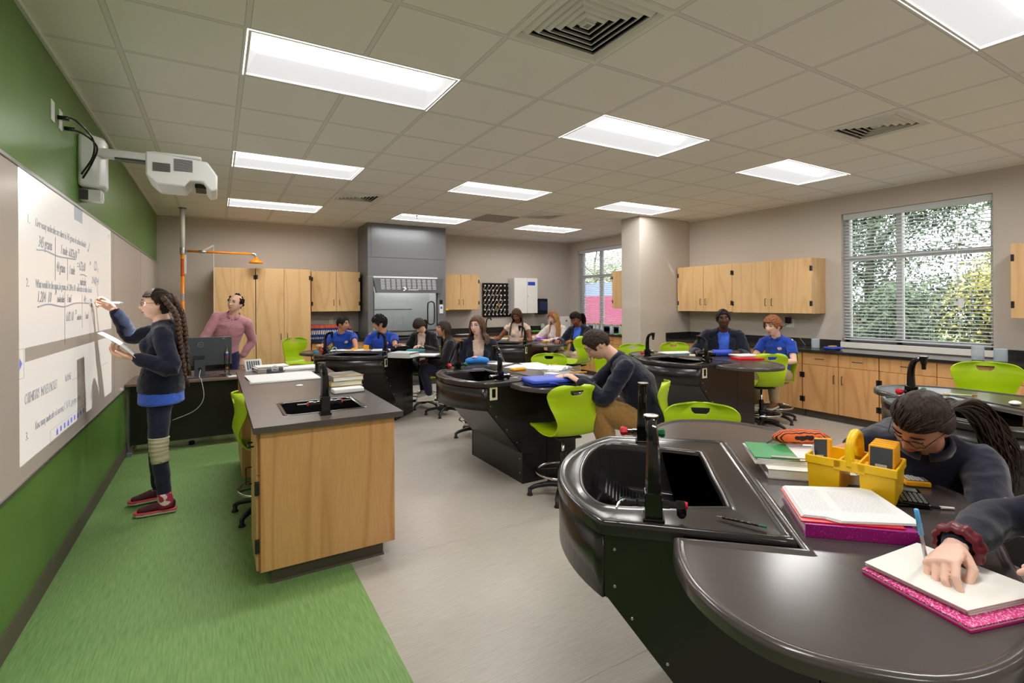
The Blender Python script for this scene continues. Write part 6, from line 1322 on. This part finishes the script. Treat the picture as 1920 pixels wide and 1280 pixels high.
u1 = (Vector(Q[3])-Vector(Q[0])).normalized(); v1 = (Vector(Q[1])-Vector(Q[0])).normalized(); rnd = random.Random(4)
for r in range(20):
    for (s0, s1) in ((.015, .10), (.125, .27)):
        if s0 > .1 and r < 2: continue
        q = MB(); s = s0; y = .03+r*.0092
        while s < s1:
            w = rnd.uniform(.004, .016); p = Vector(Q[0])+u1*s+v1*y; e = u1*min(w, s1-s); t2 = v1*.0022
            q.add([(p.x-ws.location.x, p.y-ws.location.y, .0062), ((p+e).x-ws.location.x, (p+e).y-ws.location.y, .0062), ((p+e+t2).x-ws.location.x, (p+e+t2).y-ws.location.y, .0062), ((p+t2).x-ws.location.x, (p+t2).y-ws.location.y, .0062)], [(0, 1, 2, 3)][::1]); s += w+.004
        o = q.build('writing_line', fm, ws)
# pink glitter folder and pad
pf = thing('glitter_folder', (1.44, .50, TZ), 0, 'hot pink glitter folder under the papers being written on', 'folder'); PF = [(1.368, .628), (1.306, .402), (1.55, .330), (1.585, .610)]
cc = Vector((1.44, .50)); quad('cover', PF, 0, .004, 'pink', pf); quad('inner', shr(PF, .985), .004, .008, 'paper2', pf); quad('glitter_cover', PF, .008, .0115, 'pinkgl', pf)
wp = thing('writing_paper', (1.45, .50, TZ+.012), 0, 'white pad of paper the red cuffed hand is writing on', 'papers'); PP = [(1.385, .622), (1.352, .418), (1.585, .352), (1.615, .600)]
for k in range(7): quad('sheet', shr(PP, 1-.003*(k % 3), .004*(k % 2)-.002*k, .003*(k % 3)), k*.0022, k*.0022+.0018, 'paper' if k % 3 else 'paper2', wp)
# glitter pencil case
pc = thing('glitter_pencil_case', (2.03, .50, TZ), radians(-22), 'open lilac glitter pencil case at the right table edge', 'pencil case')
q = MB(); q.tube([(-.10, -.03, .032), (-.05, -.035, .036), (.05, -.035, .036), (.10, -.03, .032)], [.026, .036, .036, .026], 16, rnd=True); q.build('case_body', M['liglit'], pc, smooth=True)
q = MB(); q.tube([(-.09, .03, .038), (0, .042, .05), (.10, .03, .038)], [.020, .028, .020], 14, rnd=True); q.build('lid', M['liglit'], pc, smooth=True)
q = MB(); q.tube([(-.10, .0, .045), (0, .0, .062), (.10, .0, .045)], .008, 8); q.build('zip', M['lilac'], pc); q = MB(); q.box((-.04, -.05, .07), (.0, -.03, .076)); q.build('tag', M['white_pl'], pc)
q = MB(); q.tube([(-.05, .008, .062), (.06, .012, .062)], .006, 8); q.build('green_pen', M['gknob'], pc)
calc('scientific_calculator', 'black scientific calculator lying by the caddy', (2.01, .775, TZ), -58, 'gloss', 'gloss', .08, .16, .016)
calc('calculator', 'yellow and navy calculator lying in front of the bent girl', (2.225, .86, TZ), -48, 'ycalc', 'dgrey', .078, .15, .02)
def stick(name, lab, cat, a, b, r, mats, segs, z=None):
    a, b = Vector(a), Vector(b); o = thing(name, a, 0, lab, cat); d = b-a
    for (t0, t1, mt, r0, r1, nm) in segs: q = MB(); q.tube([d*t0, d*t1], [r0, r1], 8); q.build(nm, M[mt], o, smooth=True)
    return o
stick('brush_pen', 'black pencil with a white rubber tip below the black calculator', 'pencil', (1.885, .795, TZ+.005), (2.03, .665, TZ+.005), 0, 0, [(0, .8, 'gloss', .0035, .0035, 'shaft'), (.8, 1, 'white', .0055, .004, 'rubber')])
stick('pencil', 'black pencil with a green end lying on the nearest sink unit', 'pencil', (1.306, .999, .886), (1.361, .872, .888), 0, 0, [(0, .12, 'ink', .0008, .0034, 'point'), (.12, .84, 'gloss', .0036, .0036, 'shaft'), (.84, 1, 'gknob', .0038, .0038, 'eraser_band')])
# pen in the hand
pa, pb = D_(1743, 1081, 1.238), D_(1718, 955, 1.205)
stick('ballpoint_pen', 'clear ballpoint pen with a light blue cap held upright in the writing hand', 'pen', pa, pb, 0, 0, [(0, .08, 'cream', .0008, .003, 'tip'), (.08, .66, 'steel', .0042, .0042, 'barrel'), (.64, 1.0, 'bluecap', .0062, .0052, 'cap'), (.55, .9, 'bluecap', .0018, .0018, 'clip')]) if M.setdefault('bluecap', mat('blue_cap', sr(90, 170, 226), .3)) else 0
# notebooks, binder and striped case left of the caddy
zz = thing('notebook_pile', (2.02, 1.185, TZ), radians(-46), 'pile of a green notebook and loose papers behind the yellow caddy', 'notebooks')
q = MB(); q.box((-.14, -.11, .048), (.16, .11, .052)); q.build('purple_folder', M['purple'], zz); q = MB(); q.box((-.16, -.12, .056), (-.0, .10, .060)); q.build('green_cover', mat('notebook_green', sr(50, 140, 80), .4), zz)
for k in range(4): q = MB(); q.M = Matrix.Rotation(.03*k, 4, 'Z'); q.box((-.16, -.13+.006*k, .036+k*.005), (.14, .11, .0395+k*.005)); q.build('paper_layer', M['paper' if k % 2 else 'paper2'], zz)
q = MB(); q.box((-.10, -.122, .062), (.02, -.11, .066)); q.build('wire_spiral', M['steel'], zz)
wb_ = thing('white_binder', (1.99, 1.12, TZ), radians(-46), 'white ring binder under the notebook pile', 'binder'); q = MB(); q.box((-.15, -.12, 0), (.15, .12, .004)); q.box((-.15, -.12, .031), (.15, .12, .035)); q.box((.146, -.12, 0), (.15, .12, .035)); q.box((-.15, -.12, 0), (.15, -.117, .035)); q.build('cover', M['white'], wb_); q = MB(); q.box((.0, -.121, .006), (.03, -.120, .028)); q.build('spine_label', M['blueink'], wb_)
sc = thing('striped_pencil_case', (2.14, 1.215, TZ+.063), radians(-38), 'orange and black tiger striped pencil case on the notebook pile', 'pencil case')
tg = mat('tiger', sr(236, 110, 40), .6); n = tg.node_tree; tc = n.nodes.new('ShaderNodeTexCoord'); wv = n.nodes.new('ShaderNodeTexWave'); wv.bands_direction = 'Y'; wv.inputs['Scale'].default_value = 34; wv.inputs['Distortion'].default_value = 3.5; wv.inputs['Detail'].default_value = 1; rp = n.nodes.new('ShaderNodeValToRGB'); rp.color_ramp.elements[0].color = sr(30, 22, 20); rp.color_ramp.elements[0].position = .40; rp.color_ramp.elements[1].color = sr(238, 108, 44); rp.color_ramp.elements[1].position = .46
n.links.new(tc.outputs['Object'], wv.inputs[0]); n.links.new(wv.outputs[0], rp.inputs[0]); n.links.new(rp.outputs[0], n.nodes['Principled BSDF'].inputs[0])
q = MB(); q.tube([(-.115, 0, .030), (-.09, 0, .034), (0, 0, .038), (.08, 0, .036), (.115, 0, .030)], [.020, .034, .038, .036, .022], 18, rnd=True, flat=1.0); o = q.build('pouch', tg, sc, smooth=True)
sc.scale = (.86, .86, .86)
q = MB(); q.tube([(-.12, 0, .03), (-.15, -.01, .01), (-.165, -.015, .004)], .004, 6); q.build('zip_pull', M['dgrey'], sc)
sheet('paper', 'white sheet under the bent girl sleeve', 'paper', (2.36, 1.17), .22, .28, .002, 30, 'paper', z=TZ)
sheet('paper', 'white sheet showing between caddy and yellow calculator', 'paper', (2.20, 1.0), .16, .24, .002, 10, 'paper', z=TZ)
# ---------------------------------------------------------------- other tables
zb = thing('zip_binder', (2.33, 3.40, TZ), radians(-9), 'fat royal blue zip binder at the near edge of the middle table', 'binder')
q = MB(); q.box((-.18, -.13, 0), (.18, .13, .06)); q.build('cover', M['blue'], zb, bevel=.025, seg=4); q = MB(); q.box((-.182, -.133, .022), (.182, .133, .034)); q.build('zip_band', M['gloss'], zb, bevel=.004); q = MB(); q.tube([(-.04, -.135, .03), (0, -.15, .03), (.04, -.14, .02)], .005, 6); q.build('zip_pull', M['blue'], zb); q = MB(); q.box((.165, -.12, .01), (.19, .12, .052)); q.build('end_pocket', M['dgrey'], zb, bevel=.008)
sheet('notebook', 'grey blue notebook under the leaning boy hands', 'notebook', (2.72, 3.68), .28, .36, .02, -14, 'mgrey', z=TZ); sheet('sticky_notes', 'pack of pale sticky notes on the grey blue notebook', 'notes', (2.60, 3.70), .10, .12, .016, 20, 'paper', z=TZ+.02)
calc('calculator', 'grey calculator on the notebook by the leaning boy', (2.72, 3.86, TZ+.02), 40, 'lgrey', 'lgrey', .06, .11, .01, keys=False)
calc('calculator', 'yellow calculator lying by the middle sink', (2.585, 4.27, TZ), 96, 'ycalc', 'ycalc', .07, .16, .02, keys=False)
sheet('paper', 'large white worksheet spread across the middle table', 'paper', (2.80, 4.42), .30, .42, .003, 35, 'paper', z=TZ); sheet('paper', 'second white worksheet overlapping beside the open book', 'paper', (2.95, 4.55), .22, .30, .003, -10, 'paper', z=TZ+.003)
ob = thing('open_book', (2.98, 4.16, TZ), radians(30), 'open paperback lying face up on the middle table', 'book'); q = MB()
for s in (-1, 1): q.rings([[Vector((s*(.005+.14*k/6), y, .006+.022*sin(pi*(k/6)**.6))) for k in range(7)]+[Vector((s*(.005+.14*k/6), y, .0)) for k in range(6, -1, -1)] for y in (-.11, .11)], cap=(1, 1))
q.build('pages', M['paper'], ob, fix=True)
stick('pencil', 'yellow pencil lying on the open book', 'pencil', (2.93, 4.20, TZ+.034), (3.06, 4.28, TZ+.034), 0, 0, [(0, .1, 'ink', .001, .0035, 'point'), (.1, 1, 'ycalc', .0038, .0038, 'shaft')])
stick('highlighter', 'orange highlighter pen by the leaning boy hand', 'pen', (2.80, 3.72, TZ+.024), (2.93, 3.62, TZ+.03), 0, 0, [(0, 1, 'ycalc', .006, .006, 'shaft')])
bp_ = thing('blue_pouch', (2.47, 4.95, TZ), radians(-20), 'bright blue pencil pouch in front of the girl in the peach tee', 'pencil case'); q = MB(); q.tube([(-.10, 0, .035), (0, .01, .045), (.10, 0, .035)], [.032, .045, .034], 14, rnd=True); q.build('pouch', mat('sky_blue', sr(40, 130, 214), .5), bp_, smooth=True); q = MB(); q.ell((-.03, -.02, .075), (.03, .02, .015), 10); q.build('pink_bow', mat('soft_pink', sr(226, 170, 200), .6), bp_)
sheet('paper', 'white paper right of the bright blue pouch', 'paper', (2.70, 4.88), .22, .30, .003, 20, 'paper', z=TZ); calc('calculator', 'grey calculator beside the bright blue pouch', (2.63, 4.98, TZ), 70, 'mgrey', 'mgrey', .07, .15, .016, keys=False)
# back left table
bw = thing('white_binder', (2.02, 6.10, TZ), radians(-48), 'thick white ring binder on the wing of the back left table', 'binder'); q = MB(); q.box((-.15, -.13, 0), (.15, .13, .003)); q.box((-.15, -.13, .057), (.15, .13, .06)); q.box((-.15, -.13, 0), (.15, -.127, .06)); q.box((-.15, -.13, 0), (-.147, .13, .06)); q.build('cover', M['lgrey'], bw); q = MB(); q.box((-.14, -.12, .004), (.155, .12, .04)); q.build('inner_pages', M['paper'], bw)
stack('paper_stack', 'loose papers sliding out beside the white binder', 'paper', (2.33, 6.12), .3, .22, 5, .003, -40, 'paper', TZ, .015, 9)
for k, (x, y, r, l_) in enumerate([(1.52, 7.42, 20, 'worksheets before the leftmost boy in blue'), (1.78, 7.36, 10, 'worksheets in the middle of the back left table'), (2.05, 7.20, -20, 'worksheets before the curly haired boy')]): sheet('paper', 'white '+l_, 'paper', (x, y), .26, .3, .004, r, 'paper', z=TZ)
sheet('pencil_box', 'yellow strip case lying before the blue shirted boys', 'pencil case', (1.55, 7.20), .22, .05, .012, 12, 'yellow', z=TZ)
calc('calculator', 'yellow calculator held up by the leftmost boy in blue', D_(667, 655, 7.30)+V(0, -.02, -.05), 0, rot=(radians(75), radians(20), radians(160)), keys=False); calc('calculator', 'yellow calculator held up between the two boys in blue', D_(686, 655, 7.25)+V(0, 0, -.02), 0, rot=(radians(80), radians(-8), radians(140)), keys=False)
q = MB(); q.box((-.12, -.08, 0), (.12, .08, .07)); tag(q.build('fabric_pouch', M['gloss'], loc=(2.24, 6.93, TZ), rz=.3, bevel=.025, seg=3), 'black fabric pouch in front of the curly haired boy', 'pouch'); sheet('notebook', 'teal notebook under the writing girl in black', 'notebook', (2.42, 6.78), .24, .2, .02, -30, 'teal', z=TZ)
q = MB(); q.lathe([(.035, 0), (.035, .03)], seg=16); tag(q.build('tin', M['teal'], loc=(1.17, 7.25, TZ)), 'pale teal tin at the left wing of the back left table', 'tin')
q = MB(); q.torus((0, 0, .035), .028, .006, 20, 6, ax=Matrix.Rotation(pi/2, 3, 'X')); tag(q.build('wire_reel', M['lgrey'], loc=(1.42, 7.30, TZ)), 'small wire reel on the back left table by the red knob tap', 'reel')
# farthest table
pb_ = thing('purple_binder', (4.95, 7.52, TZ), radians(-62), 'purple ring binder on the farthest table', 'binder'); q = MB(); q.box((-.15, -.13, 0), (.15, .13, .055)); q.build('cover', M['lilac'], pb_, bevel=.004); text('lettering', 'CHEM 1', .03, M['purple'], pb_, (-.07, -.132, .015), (pi/2, 0, 0))
sheet('notebook', 'pink edged papers before the woman in the blush top', 'notebook', (4.45, 8.05), .34, .26, .02, -40, 'paper2', z=TZ); sheet('paper', 'white papers before the blond haired girl', 'paper', (4.86, 7.86), .3, .24, .01, -30, 'paper', z=TZ); sheet('folder', 'blue folder before the ponytailed girl in navy', 'folder', (5.02, 7.17), .24, .22, .012, -20, 'blue', z=TZ); sheet('paper', 'white papers on the blue folder', 'paper', (5.0, 7.24), .22, .22, .01, -10, 'paper', z=TZ+.012)
calc('calculator', 'yellow calculator at the edge of the farthest table', (4.84, 7.1, TZ), -60, 'ycalc', 'ycalc', .07, .16, .016, keys=False); calc('calculator', 'yellow calculator by the far sink rim', (4.05, 7.72, TZ), -30, 'ycalc', 'ycalc', .07, .14, .012, keys=False)
# table in front of the pillar
rb = thing('rolled_binder', (5.26, 4.04, TZ), radians(-30), 'rolled blue and black binder on the pillar side table', 'binder'); q = MB(); q.tube([(-.02, 0, .042), (.20, 0, .042)], .042, 16, rnd=True); q.build('blue_half', M['blue'], rb, smooth=True); q = MB(); q.tube([(-.18, 0, .036), (.0, 0, .04)], [.036, .042], 16, rnd=True); q.build('black_half', M['gloss'], rb, smooth=True)
nb_ = thing('open_notebook', (5.18, 4.55, TZ), radians(-20), 'open notebook with teal cover under the hand of the boy glancing left', 'notebook'); q = MB(); q.box((-.22, -.13, 0), (.22, .13, .005)); q.build('cover', M['teal'], nb_); q = MB(); q.box((-.21, -.12, .005), (-.005, .12, .014)); q.box((.005, -.12, .005), (.21, .12, .014)); q.build('pages', M['paper'], nb_, bevel=.003)
stack('paper_stack', 'white papers on the red folder at the pillar side table', 'paper', (5.42, 3.73), .28, .22, 6, .003, -20, 'paper', TZ+.02, .01, 12); sheet('folder', 'red folder at the near edge of the pillar side table', 'folder', (5.30, 3.63), .30, .22, .02, -28, 'red', z=TZ); calc('calculator', 'tan calculator beside the pillar side sink', (5.08, 4.22, TZ), -50, 'khaki' if 'khaki' in M else 'cream', 'cream', .07, .14, .015, keys=False)
stick('pencil', 'thin pencil lying behind the pillar side tap', 'pencil', (4.75, 4.66, TZ+.01), (4.95, 4.60, TZ+.01), 0, 0, [(0, 1, 'ycalc', .004, .004, 'shaft')])
# right hand table
stick('pencil', 'striped pencil lying on the table behind the bent girl', 'pencil', (4.45, 1.52, TZ+.006), (4.55, 1.36, TZ+.006), 0, 0, [(0, .2, 'yellow', .005, .0045, 'yellow_end'), (.2, .85, 'cream', .0045, .0045, 'shaft'), (.85, 1, 'red', .005, .003, 'red_tip')])
q = MB(); q.ell((0, 0, .012), (.05, .03, .014), 10); tag(q.build('crumpled_tissue', M['paper2'], loc=(4.40, 1.13, TZ)), 'crumpled tissue on the table behind the bent girl', 'tissue')
for c_ in [(2.45, 1.94, 226, 'empty lime chair seen over the top of the nearest table', 0), (5.68, 3.70, 62, 'empty raised lime chair in front of the brown haired boy in the blue polo', .02),
        (3.44, 4.96, 236, 'empty lime chair whose top shows behind the papers of the middle table', 0), (4.45, 5.88, 112, 'empty raised lime chair at the near side of the farthest table', .15),
        (5.30, 5.42, 236, 'empty lime chair behind the pillar side table, its top left of the tap', 0), (6.05, 5.28, 240, 'empty lime chair top just left of the boy glancing left', 0),
        (4.58, 5.06, 262, 'empty lime chair half hidden behind the leaning boy shoulder', 0), (1.13, 8.10, 300, 'empty lime chair at the far left behind the back left table', .12),
        (5.18, 1.46, 205, 'empty raised lime chair under the large window at the far right', .13)]: put_chair(*c_)
